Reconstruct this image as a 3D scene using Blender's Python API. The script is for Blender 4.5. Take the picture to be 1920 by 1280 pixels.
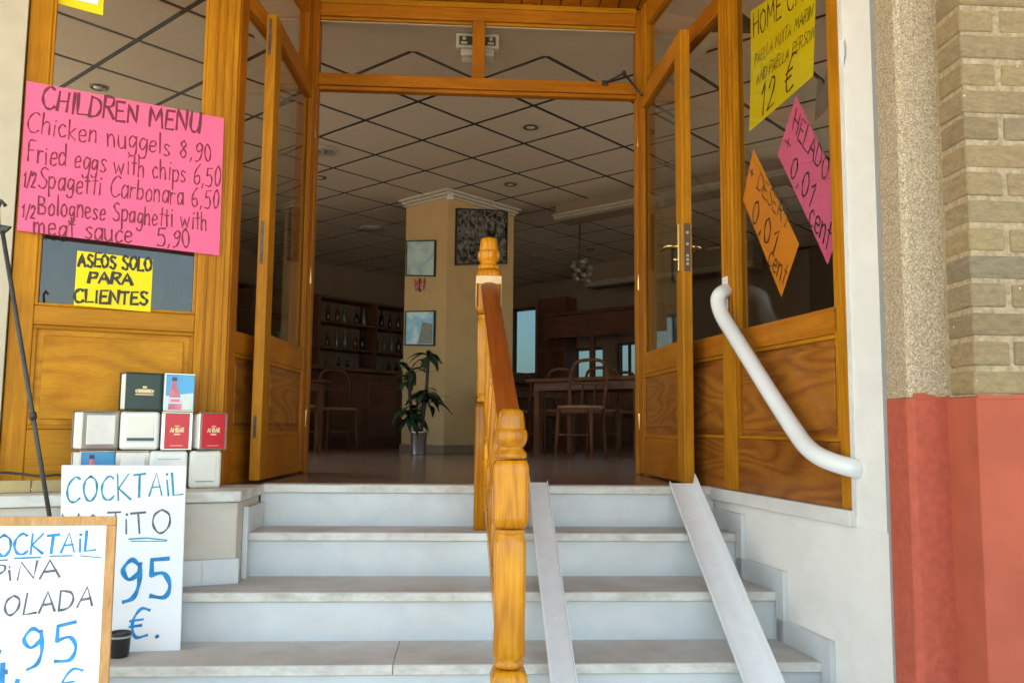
import bpy, bmesh, math, random
from mathutils import Vector, Matrix
random.seed(7)
R = math.radians
scene = bpy.context.scene
for o in list(bpy.data.objects):
    bpy.data.objects.remove(o)
COL = scene.collection

# ------------------------------------------------------------------ camera
FPX, CAM = 1600.0, Vector((0, 0, .26))
YAW, PIT, ROL = R(3.3), R(5.75), .0095
_f0 = Vector((math.sin(YAW), math.cos(YAW), 0)); _r0 = Vector((math.cos(YAW), -math.sin(YAW), 0)); _z = Vector((0, 0, 1))
FWD = _f0 * math.cos(PIT) + _z * math.sin(PIT)
_u0 = _z * math.cos(PIT) - _f0 * math.sin(PIT)
RGT = _r0 * math.cos(ROL) + _u0 * math.sin(ROL)
UPV = _u0 * math.cos(ROL) - _r0 * math.sin(ROL)
cam = bpy.data.cameras.new('camera'); camo = bpy.data.objects.new('camera', cam); COL.objects.link(camo)
cam.sensor_width = 36; cam.lens = FPX / 1920 * 36; cam.clip_start = .05; cam.clip_end = 3000
M3 = Matrix((RGT, UPV, -FWD)).transposed()
camo.matrix_world = Matrix.Translation(CAM) @ M3.to_4x4()
scene.camera = camo

# ------------------------------------------------------------------ sky, sun, exposure
SUN_EL, SUN_AZ = R(58), R(-40)      # azimuth from +Y towards +X: the sun stands behind the house
world = bpy.data.worlds.new('World'); scene.world = world; world.use_nodes = True
wn = world.node_tree.nodes; wl = world.node_tree.links
sky = wn.new('ShaderNodeTexSky'); sky.sky_type = 'NISHITA'; sky.sun_disc = False
sky.sun_elevation = SUN_EL; sky.sun_rotation = SUN_AZ; sky.air_density = 1.0; sky.dust_density = 3.0
bg = wn['Background']; bg.inputs[1].default_value = .15
wl.new(sky.outputs[0], bg.inputs[0])
sl = bpy.data.lights.new('sun', 'SUN'); sl.energy = 4.0; sl.angle = R(.6); sl.color = (1, .95, .87)
so = bpy.data.objects.new('sun', sl); COL.objects.link(so)
sd = Vector((math.sin(SUN_AZ) * math.cos(SUN_EL), math.cos(SUN_AZ) * math.cos(SUN_EL), math.sin(SUN_EL)))
so.rotation_euler = sd.to_track_quat('Z', 'Y').to_euler(); so.location = (-8, 10, 20)
vs = scene.view_settings
vs.view_transform = 'Standard'; vs.look = 'None'; vs.exposure = 2.8; vs.use_white_balance = True; vs.white_balance_temperature = 7150; vs.white_balance_tint = -2; vs.gamma = 1.0; vs.use_curve_mapping = False
cy = scene.cycles
cy.max_bounces = 9; cy.diffuse_bounces = 5; cy.glossy_bounces = 4; cy.transmission_bounces = 6; cy.transparent_max_bounces = 24
cy.sample_clamp_indirect = 6; cy.caustics_reflective = False; cy.caustics_refractive = False
cy.use_denoising = True

# ------------------------------------------------------------------ pixel helpers (photo pixels -> points on the real planes)
def ray(x, y): return FWD + RGT * ((x - 960) / FPX) + UPV * ((640 - y) / FPX)
def onZ(x, y, z=0.): d = ray(x, y); return CAM + d * ((z - CAM.z) / d.z)
def onY(x, y, Y): d = ray(x, y); return CAM + d * (Y / d.y)
def onP(x, y, p, n): d = ray(x, y); return CAM + d * ((Vector(p) - CAM).dot(n) / d.dot(n))

# ------------------------------------------------------------------ materials
MATS = {}
def newmat(name):
    m = bpy.data.materials.new(name); m.use_nodes = True
    nt = m.node_tree; b = nt.nodes['Principled BSDF']
    MATS[name] = m
    return m, nt, b
def N(nt, t, **kw):
    n = nt.nodes.new(t)
    for k, v in kw.items():
        if k in n.inputs: n.inputs[k].default_value = v
        else: setattr(n, k, v)
    return n
def ramp(nt, src, stops):
    r = nt.nodes.new('ShaderNodeValToRGB')
    e = r.color_ramp.elements
    while len(e) < len(stops): e.new(.5)
    for i, (p, c) in enumerate(stops):
        e[i].position = p; e[i].color = (*c, 1)
    nt.links.new(src, r.inputs[0]); return r
def coords(nt, scale=(1, 1, 1), space='Object', jitter=True):
    tc = nt.nodes.new('ShaderNodeTexCoord'); mp = nt.nodes.new('ShaderNodeMapping')
    mp.inputs['Scale'].default_value = scale
    out = tc.outputs[space]
    if jitter:
        oi = nt.nodes.new('ShaderNodeObjectInfo'); mu = nt.nodes.new('ShaderNodeMath'); mu.operation = 'MULTIPLY'; mu.inputs[1].default_value = 37.
        nt.links.new(oi.outputs['Random'], mu.inputs[0])
        ad = nt.nodes.new('ShaderNodeVectorMath'); ad.operation = 'ADD'
        nt.links.new(out, ad.inputs[0]); nt.links.new(mu.outputs[0], ad.inputs[1]); out = ad.outputs[0]
    nt.links.new(out, mp.inputs[0]); return mp.outputs[0]
def bump(nt, b, h, strength=.2, dist=.01):
    n = nt.nodes.new('ShaderNodeBump'); n.inputs['Strength'].default_value = strength; n.inputs['Distance'].default_value = dist
    nt.links.new(h, n.inputs['Height']); nt.links.new(n.outputs[0], b.inputs['Normal'])

def plain(name, col, rough=.6, metal=0., var=.12, nscale=14., bmp=0., coat=0., spec=.5):
    m, nt, b = newmat(name)
    n = N(nt, 'ShaderNodeTexNoise'); n.inputs['Scale'].default_value = nscale; n.inputs['Detail'].default_value = 6
    nt.links.new(coords(nt), n.inputs['Vector'])
    lo = tuple(c * (1 - var) for c in col); hi = tuple(min(1, c * (1 + var)) for c in col)
    r = ramp(nt, n.outputs[0], [(.3, lo), (.7, hi)])
    nt.links.new(r.outputs[0], b.inputs['Base Color'])
    b.inputs['Roughness'].default_value = rough; b.inputs['Metallic'].default_value = metal
    b.inputs['Coat Weight'].default_value = coat; b.inputs['Specular IOR Level'].default_value = spec
    if bmp: bump(nt, b, n.outputs[0], bmp, .004)
    return m

def wood(name, dark, light, vertical=True, rough=.45, bands=26., dist=5., coat=.03, stretch=.06, mottle=.22, along_y=False, grain=.25):
    m, nt, b = newmat(name)
    s = (1, 1, stretch) if vertical else (stretch, stretch, 1)
    if along_y: s = (1, stretch, stretch)
    v = coords(nt, s)
    cn_ = N(nt, 'ShaderNodeTexNoise'); cn_.inputs['Scale'].default_value = bands * .24; cn_.inputs['Detail'].default_value = 1.6; cn_.inputs['Roughness'].default_value = .42; cn_.inputs['Distortion'].default_value = .25
    nt.links.new(coords(nt, tuple((1 if q == 1 else q * 1.6) for q in s)), cn_.inputs['Vector'])
    mk = N(nt, 'ShaderNodeMath', operation='MULTIPLY'); mk.inputs[1].default_value = dist * 11; nt.links.new(cn_.outputs[0], mk.inputs[0])
    sn_ = N(nt, 'ShaderNodeMath', operation='SINE'); nt.links.new(mk.outputs[0], sn_.inputs[0])
    w = N(nt, 'ShaderNodeMath', operation='MULTIPLY_ADD'); w.inputs[1].default_value = .36; w.inputs[2].default_value = .5; nt.links.new(sn_.outputs[0], w.inputs[0])
    fine = N(nt, 'ShaderNodeTexNoise'); fine.inputs['Scale'].default_value = 190; fine.inputs['Detail'].default_value = 3
    nt.links.new(v, fine.inputs['Vector'])
    big = N(nt, 'ShaderNodeTexNoise'); big.inputs['Scale'].default_value = 3.; big.inputs['Detail'].default_value = 4
    nt.links.new(coords(nt), big.inputs['Vector'])
    mid = tuple((a * .4 + c * .6) for a, c in zip(dark, light))
    st_ = N(nt, 'ShaderNodeTexNoise'); st_.inputs['Scale'].default_value = bands * 2.2; st_.inputs['Detail'].default_value = 6; st_.inputs['Roughness'].default_value = .62; st_.inputs['Distortion'].default_value = .35
    vs_ = coords(nt, tuple((1 if q == 1 else stretch * .45) for q in s)); nt.links.new(vs_, st_.inputs['Vector'])
    wm = N(nt, 'ShaderNodeMath', operation='MULTIPLY'); wm.inputs[1].default_value = grain; nt.links.new(w.outputs[0], wm.inputs[0])
    sm_ = N(nt, 'ShaderNodeMath', operation='MULTIPLY_ADD'); sm_.inputs[1].default_value = 1 - grain; nt.links.new(st_.outputs[0], sm_.inputs[0]); nt.links.new(wm.outputs[0], sm_.inputs[2])
    r1 = ramp(nt, sm_.outputs[0], [(.26, light), (.55, mid), (.80, dark)])
    r2 = ramp(nt, fine.outputs[0], [(.35, (.88, .86, .84)), (.65, (1.05, 1.05, 1.05))])
    r3 = ramp(nt, big.outputs[0], [(.3, (1 - mottle,) * 3), (.7, (1 + mottle * .35,) * 3)])
    mx = N(nt, 'ShaderNodeMixRGB', blend_type='MULTIPLY'); mx.inputs[0].default_value = 1
    nt.links.new(r1.outputs[0], mx.inputs[1]); nt.links.new(r2.outputs[0], mx.inputs[2])
    m2 = N(nt, 'ShaderNodeMixRGB', blend_type='MULTIPLY'); m2.inputs[0].default_value = 1
    nt.links.new(mx.outputs[0], m2.inputs[1]); nt.links.new(r3.outputs[0], m2.inputs[2])
    oi_ = N(nt, 'ShaderNodeObjectInfo'); r4 = ramp(nt, oi_.outputs['Random'], [(0, (.84, .80, .78)), (.5, (1, 1, 1)), (1, (1.10, 1.14, 1.15))])
    m3 = N(nt, 'ShaderNodeMixRGB', blend_type='MULTIPLY'); m3.inputs[0].default_value = 1
    nt.links.new(m2.outputs[0], m3.inputs[1]); nt.links.new(r4.outputs[0], m3.inputs[2])
    nt.links.new(m3.outputs[0], b.inputs['Base Color'])
    b.inputs['Roughness'].default_value = rough; b.inputs['Coat Weight'].default_value = coat; b.inputs['Coat Roughness'].default_value = .18; b.inputs['Specular IOR Level'].default_value = .12
    bump(nt, b, fine.outputs[0], .06, .003)
    return m

def glass(name, tint=(1, 1, 1), trans=.93, rough=0.):
    m = bpy.data.materials.new(name); m.use_nodes = True; nt = m.node_tree; MATS[name] = m
    for n in list(nt.nodes):
        if n.type == 'BSDF_PRINCIPLED': nt.nodes.remove(n)
    out = [n for n in nt.nodes if n.type == 'OUTPUT_MATERIAL'][0]
    t = N(nt, 'ShaderNodeBsdfTransparent'); t.inputs[0].default_value = (*(c * trans for c in tint), 1)
    g = N(nt, 'ShaderNodeBsdfGlossy'); g.inputs['Roughness'].default_value = rough; g.inputs[0].default_value = (.95, .97, .97, 1)
    lw_ = N(nt, 'ShaderNodeLayerWeight'); lw_.inputs[0].default_value = .5
    pw_ = N(nt, 'ShaderNodeMath', operation='POWER'); pw_.inputs[1].default_value = 5; nt.links.new(lw_.outputs['Facing'], pw_.inputs[0])
    fr = N(nt, 'ShaderNodeMath', operation='MULTIPLY_ADD'); fr.inputs[1].default_value = .6; fr.inputs[2].default_value = .03; nt.links.new(pw_.outputs[0], fr.inputs[0])
    mx = N(nt, 'ShaderNodeMixShader')
    nt.links.new(fr.outputs[0], mx.inputs[0]); nt.links.new(t.outputs[0], mx.inputs[1]); nt.links.new(g.outputs[0], mx.inputs[2])
    nt.links.new(mx.outputs[0], out.inputs[0]); return m

def marble(name, base, vein, rough=.35, dirt=.25, dirtcol=(.32, .29, .25), dscale=2.2):
    m, nt, b = newmat(name)
    v = coords(nt)
    n1 = N(nt, 'ShaderNodeTexNoise'); n1.inputs['Scale'].default_value = 3.2; n1.inputs['Detail'].default_value = 9; n1.inputs['Distortion'].default_value = .5
    nt.links.new(v, n1.inputs['Vector'])
    n2 = N(nt, 'ShaderNodeTexNoise'); n2.inputs['Scale'].default_value = dscale; n2.inputs['Detail'].default_value = 8; n2.inputs['Roughness'].default_value = .68
    nt.links.new(coords(nt, (1, 1, 2.)), n2.inputs['Vector'])
    r = ramp(nt, n1.outputs[0], [(.30, base), (.47, tuple(a * .95 for a in base)), (.53, tuple(a * .6 + c * .4 for a, c in zip(base, vein))), (.66, base)])
    rd = ramp(nt, n2.outputs[0], [(.42, (0, 0, 0)), (.78, (dirt * 2.2,) * 3)])
    mx = N(nt, 'ShaderNodeMixRGB', blend_type='MIX'); mx.inputs[2].default_value = (*dirtcol, 1)
    nt.links.new(rd.outputs[0], mx.inputs[0]); nt.links.new(r.outputs[0], mx.inputs[1])
    nt.links.new(mx.outputs[0], b.inputs['Base Color'])
    rr = ramp(nt, n2.outputs[0], [(.3, (rough,) * 3), (.8, (min(1, rough + .3),) * 3)])
    nt.links.new(rr.outputs[0], b.inputs['Roughness'])
    return m

wood('pine_stile', (.35, .118, .006), (.52, .215, .012), True, bands=26, dist=5)
wood('pine_rail', (.38, .135, .007), (.55, .240, .014), False, bands=22, dist=5)
wood('pine_red_stile', (.35, .102, .009), (.50, .180, .014), True, bands=26, dist=5)
wood('pine_red_rail', (.35, .102, .009), (.50, .180, .014), False, bands=22, dist=5)
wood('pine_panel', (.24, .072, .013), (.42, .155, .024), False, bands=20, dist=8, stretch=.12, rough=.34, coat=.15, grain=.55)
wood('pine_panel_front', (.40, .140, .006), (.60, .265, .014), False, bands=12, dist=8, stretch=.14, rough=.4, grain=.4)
wood('newel_pine', (.38, .100, .004), (.70, .29, .013), True, bands=34, dist=6, rough=.27, coat=.4, stretch=.06, mottle=.34, grain=.3)
wood('rail_red', (.22, .045, .007), (.34, .078, .010), True, bands=40, dist=4, rough=.4, coat=.2, stretch=.05, along_y=True)
wood('bar_wood', (.10, .046, .030), (.20, .088, .055), False, rough=.4)
wood('bar_wood_v', (.10, .046, .030), (.20, .088, .055), True, rough=.4)
wood('chair_wood', (.09, .034, .016), (.19, .075, .035), True, rough=.6, coat=0)
wood('light_seat', (.22, .13, .07), (.36, .23, .13), False, rough=.4)
wood('frame_orange', (.42, .20, .07), (.66, .36, .15), True, rough=.5, coat=0)
marble('marble_riser', (.64, .66, .665), (.50, .53, .56), .32, .16, (.44, .42, .38), 4.)
marble('marble_tread', (.58, .555, .52), (.46, .44, .41), .5, .30, (.34, .30, .26), 3.5)
marble('marble_edge', (.72, .69, .635), (.56, .53, .48), .45, .42, (.36, .32, .26), 9.)
marble('marble_sill', (.80, .79, .76), (.68, .67, .65), .4, .18)
marble('stone_beige', (.62, .56, .48), (.54, .48, .41), .7, .15, dscale=6)
marble('plaster_white', (.85, .83, .795), (.80, .78, .74), .85, .10, (.55, .51, .44), 5.)
plain('plaster_beige', (.52, .45, .34), .85, var=.07, nscale=9, bmp=.08)
plain('plaster_ochre', (.50, .325, .15), .85, var=.05, nscale=6, bmp=.05)
plain('ceiling_plain', (.60, .49, .37), .9, var=.03, nscale=5)
plain('ceiling_board', (.60, .495, .38), .9, var=.05, nscale=30, bmp=.05)
plain('ceiling_void', (.022, .016, .012), .9)
plain('cornice_white', (.48, .43, .35), .8, var=.04)
plain('beam_trim', (.33, .29, .235), .8)
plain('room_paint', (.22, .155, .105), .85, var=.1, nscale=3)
plain('house_paint', (.62, .58, .50), .9, var=.06, nscale=2)
plain('steel', (.62, .62, .60), .3, 1., .05)
plain('brass', (.72, .50, .20), .25, 1., .06)
plain('lock_grey', (.10, .07, .05), .5, .3, .3)
plain('aluminium', (.86, .87, .88), .42, .10, .035, 20)
plain('white_enamel', (.83, .84, .84), .25, 0, .02, 5, coat=.4)
plain('white_plastic', (.80, .79, .74), .3, 0, .04, 8, coat=.3)
plain('cream_plastic', (.74, .71, .62), .35, 0, .05, 8)
plain('napkin', (.86, .82, .77), .9, 0, .04, 40)
plain('chrome', (.75, .75, .76), .16, 1., .04)
plain('steel_dark', (.42, .40, .38), .3, .9, .1)
plain('black_plastic', (.02, .02, .022), .4)
plain('dark_metal', (.055, .05, .045), .45, .5, .2)
plain('green_print', (.012, .035, .026), .35, 0, .15)
plain('red_print', (.60, .016, .035), .35, 0, .06)
plain('blue_print', (.10, .42, .78), .35, 0, .22, 3.)
plain('pale_blue_print', (.62, .78, .86), .4, 0, .05)
plain('pink_print', (.72, .20, .28), .35, 0, .35, 18)
plain('navy_print', (.03, .07, .14), .4)
plain('gold_print', (.82, .62, .34), .4, .0)
plain('pale_print', (.72, .76, .70), .4)
plain('paper_pink', (.92, .13, .28), .75, 0, .03, 3)
plain('paper_yellow', (.86, .68, .01), .75, 0, .05, 3)
plain('paper_orange', (.90, .30, .02), .75, 0, .05, 3)
plain('paper_rose', (.86, .14, .33), .75, 0, .05, 3)
plain('paper_grey', (.16, .12, .10), .8)
plain('paper_white', (.84, .85, .88), .55, 0, .03, 3)
plain('ink_maroon', (.17, .012, .035), .6)
plain('ink_black', (.030, .022, .018), .6)
plain('ink_blue', (.005, .22, .52), .45, 0, .35, 30)
plain('ink_teal', (.02, .24, .34), .45, 0, .4, 40)
plain('ink_grey', (.12, .11, .12), .6, 0, .5, 60)
plain('mortar', (.345, .26, .155), .95, 0, .28, 70, bmp=1.)
plain('dado_red', (.40, .092, .052), .95, 0, .10, 7, bmp=.3, spec=.2)
plain('dado_red_pillar', (.41, .09, .055), .95, 0, .12, 45, bmp=.35, spec=.2)
plain('joint_dark', (.035, .035, .038), .6)
plain('joint_grey', (.12, .125, .13), .6)
plain('pipe_grey', (.36, .38, .38), .5)
plain('leaf_green', (.018, .045, .018), .42, 0, .35, 5)
plain('stem_brown', (.05, .032, .02), .8, 0, .3, 30)
plain('velvet_red', (.10, .018, .022), .8, 0, .2, 20)
plain('bottle_dark', (.012, .02, .014), .1, 0, .2, 5)
plain('bottle_amber', (.09, .03, .008), .1, 0, .2, 5)
plain('bottle_pale', (.15, .15, .14), .15, 0, .2)
plain('glass_white', (.66, .64, .58), .25, 0, .1)
plain('shade_glass', (.20, .175, .14), .4, 0, .2)
plain('sign_dark', (.03, .05, .035), .4)
plain('sign_white', (.62, .62, .55), .5)
plain('picture_frame', (.02, .02, .02), .4)
plain('picture_mat', (.74, .76, .76), .5)
plain('picture_stone', (.24, .24, .20), .7, 0, .3, 60)
plain('paving', (.30, .27, .235), .9, 0, .12, .8, bmp=.1)
plain('skirting_brown', (.22, .15, .10), .35)
plain('cable', (.03, .028, .026), .6)
plain('base_tile', (.50, .37, .17), .8, 0, .12)
glass('pane', (1, .99, .97), .90)
glass('pane_tinted', (.62, .78, .86), .34)
glass('bottle_glass', (.8, .9, .85), .8)

def brick_mat():
    m, nt, b = newmat('brick_brown')
    oi = N(nt, 'ShaderNodeObjectInfo')
    r = ramp(nt, oi.outputs['Random'], [(0, (.265, .188, .102)), (.35, (.325, .228, .118)), (.7, (.235, .182, .118)), (1, (.35, .25, .125))])
    n = N(nt, 'ShaderNodeTexNoise'); n.inputs['Scale'].default_value = 28; n.inputs['Detail'].default_value = 10; n.inputs['Roughness'].default_value = .78
    nt.links.new(coords(nt, (1, 1, 2.2)), n.inputs['Vector'])
    r2 = ramp(nt, n.outputs[0], [(.25, (.55, .56, .58)), (.5, (.95, .94, .92)), (.75, (1.4, 1.35, 1.25))])
    mx = N(nt, 'ShaderNodeMixRGB', blend_type='MULTIPLY'); mx.inputs[0].default_value = 1
    nt.links.new(r.outputs[0], mx.inputs[1]); nt.links.new(r2.outputs[0], mx.inputs[2])
    sp = N(nt, 'ShaderNodeTexNoise'); sp.inputs['Scale'].default_value = 32; sp.inputs['Detail'].default_value = 2
    nt.links.new(coords(nt), sp.inputs['Vector'])
    r3 = ramp(nt, sp.outputs[0], [(.735, (0, 0, 0)), (.76, (1, 1, 1))])
    m2 = N(nt, 'ShaderNodeMixRGB'); m2.inputs[2].default_value = (.72, .66, .52, 1)
    nt.links.new(r3.outputs[0], m2.inputs[0]); nt.links.new(mx.outputs[0], m2.inputs[1])
    nt.links.new(m2.outputs[0], b.inputs['Base Color']); b.inputs['Roughness'].default_value = .92
    bump(nt, b, n.outputs[0], .9, .008)
brick_mat()
def pebble_mat():
    m, nt, b = newmat('pebble_render')
    v = N(nt, 'ShaderNodeTexVoronoi'); v.inputs['Scale'].default_value = 280; nt.links.new(coords(nt), v.inputs['Vector'])
    n = N(nt, 'ShaderNodeTexNoise'); n.inputs['Scale'].default_value = 260; n.inputs['Detail'].default_value = 5; nt.links.new(coords(nt), n.inputs['Vector'])
    r = ramp(nt, v.outputs['Color'], [(.15, (.33, .24, .14)), (.4, (.48, .37, .24)), (.7, (.58, .47, .33)), (.95, (.72, .65, .54))])
    r2 = ramp(nt, n.outputs[0], [(.3, (.6, .58, .55)), (.65, (1.15, 1.12, 1.1))])
    mx = N(nt, 'ShaderNodeMixRGB', blend_type='MULTIPLY'); mx.inputs[0].default_value = 1
    nt.links.new(r.outputs[0], mx.inputs[1]); nt.links.new(r2.outputs[0], mx.inputs[2])
    nt.links.new(mx.outputs[0], b.inputs['Base Color']); b.inputs['Roughness'].default_value = .95
    bump(nt, b, v.outputs['Distance'], .6, .006)
pebble_mat()
def floor_mat():
    m, nt, b = newmat('floor_polished')
    t = N(nt, 'ShaderNodeTexBrick'); t.offset = 0; t.inputs['Scale'].default_value = 1; t.inputs['Brick Width'].default_value = .4; t.inputs['Row Height'].default_value = .4
    t.inputs['Mortar Size'].default_value = .004; t.inputs['Color1'].default_value = (.26, .17, .12, 1); t.inputs['Color2'].default_value = (.30, .20, .145, 1); t.inputs['Mortar'].default_value = (.14, .09, .07, 1)
    nt.links.new(coords(nt, jitter=False), t.inputs['Vector'])
    n = N(nt, 'ShaderNodeTexNoise'); n.inputs['Scale'].default_value = 5; n.inputs['Detail'].default_value = 8; nt.links.new(coords(nt), n.inputs['Vector'])
    r = ramp(nt, n.outputs[0], [(.3, (.72, .7, .7)), (.7, (1.15, 1.12, 1.1))])
    mx = N(nt, 'ShaderNodeMixRGB', blend_type='MULTIPLY'); mx.inputs[0].default_value = 1
    nt.links.new(t.outputs[0], mx.inputs[1]); nt.links.new(r.outputs[0], mx.inputs[2]); nt.links.new(mx.outputs[0], b.inputs['Base Color'])
    b.inputs['Roughness'].default_value = .22; b.inputs['Specular IOR Level'].default_value = .5
floor_mat()
def photo_mat(name, lo, hi, sc):
    m, nt, b = newmat(name)
    n = N(nt, 'ShaderNodeTexNoise'); n.inputs['Scale'].default_value = sc; n.inputs['Detail'].default_value = 5; n.inputs['Distortion'].default_value = 1.5
    nt.links.new(coords(nt), n.inputs['Vector'])
    r = ramp(nt, n.outputs[0], [(.38, lo), (.62, hi)]); nt.links.new(r.outputs[0], b.inputs['Base Color']); b.inputs['Roughness'].default_value = .25
photo_mat('photo_dark', (.012, .012, .012), (.20, .19, .17), 13)
photo_mat('photo_sea', (.30, .46, .54), (.50, .62, .62), 5)
photo_mat('photo_sky', (.30, .58, .78), (.66, .80, .84), 5)
photo_mat('butterfly_red', (.32, .05, .05), (.60, .28, .24), 30)

# ------------------------------------------------------------------ mesh builder
class MB:
    def __init__(s): s.v = []; s.f = []; s.sm = []
    def add(s, vs, fs, smooth=False):
        o = len(s.v); s.v += [Vector(p) for p in vs]
        for f in fs: s.f.append(tuple(i + o for i in f)); s.sm.append(smooth)
        return s
    def box(s, x0, x1, y0, y1, z0, z1, fr=None):
        P = [(x, y, z) for x in (x0, x1) for y in (y0, y1) for z in (z0, z1)]
        if fr: P = [fr(*p) for p in P]
        return s.add(P, [(0, 1, 3, 2), (4, 6, 7, 5), (0, 4, 5, 1), (2, 3, 7, 6), (0, 2, 6, 4), (1, 5, 7, 3)])
    def prism(s, poly, d):
        """poly: list of 3d points, d: extrusion vector"""
        n = len(poly); P = [Vector(p) for p in poly]; Q = [p + Vector(d) for p in P]
        return s.add(P + Q, [tuple(range(n - 1, -1, -1)), tuple(range(n, 2 * n))] + [(i, (i + 1) % n, (i + 1) % n + n, i + n) for i in range(n)])
    def lathe(s, prof, c=(0, 0, 0), seg=20, ax=None, square=None, smooth=True):
        c = Vector(c); ez = Vector(ax or (0, 0, 1)).normalized(); ex = ez.orthogonal().normalized() if ax else Vector((1, 0, 0)); ey = ez.cross(ex)
        vs = []; fs = []
        for r, z in prof:
            for k in range(seg):
                a = 2 * math.pi * k / seg
                vs.append(c + ez * z + (ex * math.cos(a) + ey * math.sin(a)) * r)
        n = len(prof)
        for i in range(n - 1):
            for k in range(seg):
                k2 = (k + 1) % seg
                fs.append((i * seg + k, i * seg + k2, (i + 1) * seg + k2, (i + 1) * seg + k))
        fs.append(tuple(range(seg - 1, -1, -1))); fs.append(tuple((n - 1) * seg + k for k in range(seg)))
        return s.add(vs, fs, smooth)
    def tube(s, pts, r, seg=10, smooth=True):
        pts = [Vector(p) for p in pts]; n = len(pts); vs = []; fs = []
        rs = r if isinstance(r, (list, tuple)) else [r] * n
        t0 = (pts[1] - pts[0]).normalized(); a = t0.orthogonal().normalized()
        for i, p in enumerate(pts):
            t = ((pts[min(i + 1, n - 1)] - pts[max(i - 1, 0)])).normalized()
            a = (a - t * a.dot(t)).normalized(); b = t.cross(a)
            for k in range(seg):
                w = 2 * math.pi * k / seg; vs.append(p + (a * math.cos(w) + b * math.sin(w)) * rs[i])
        for i in range(n - 1):
            for k in range(seg):
                k2 = (k + 1) % seg; fs.append((i * seg + k, i * seg + k2, (i + 1) * seg + k2, (i + 1) * seg + k))
        fs.append(tuple(range(seg - 1, -1, -1))); fs.append(tuple((n - 1) * seg + k for k in range(seg)))
        return s.add(vs, fs, smooth)
    def build(s, name, mat, parent=None, bev=0., seg=2, matrix=None):
        me = bpy.data.meshes.new(name)
        off = Vector((0, 0, 0))
        if parent is not None: off = parent['_w'] if False else wloc(parent)
        me.from_pydata([tuple(p - off) for p in s.v], [], s.f)
        for p, q in zip(me.polygons, s.sm): p.use_smooth = q
        bm = bmesh.new(); bm.from_mesh(me); bmesh.ops.recalc_face_normals(bm, faces=bm.faces); bm.to_mesh(me); bm.free()
        me.materials.append(MATS[mat])
        o = bpy.data.objects.new(name, me); COL.objects.link(o)
        if parent is not None: o.parent = parent
        if bev:
            b = o.modifiers.new('bevel', 'BEVEL'); b.width = bev; b.segments = seg; b.limit_method = 'ANGLE'; b.angle_limit = R(40)
        return o
def wloc(o):
    p = Vector(o.location)
    while o.parent is not None: o = o.parent; p = p + Vector(o.location)
    return p
def tag(o, label=None, cat=None, group=None, kind=None):
    if label: o['label'] = label
    if cat: o['category'] = cat
    if group: o['group'] = group
    if kind: o['kind'] = kind
    return o
def thing(name, loc, label, cat, group=None):
    o = bpy.data.objects.new(name, None); COL.objects.link(o); o.location = Vector(loc); o.empty_display_size = .1
    return tag(o, label, cat, group)
def frame(o, ex, ey, ez=(0, 0, 1)):
    o, ex, ey, ez = Vector(o), Vector(ex), Vector(ey), Vector(ez)
    return lambda x, y, z: o + ex * x + ey * y + ez * z
def bx(*a, **k): return MB().box(*a, **k)

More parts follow.
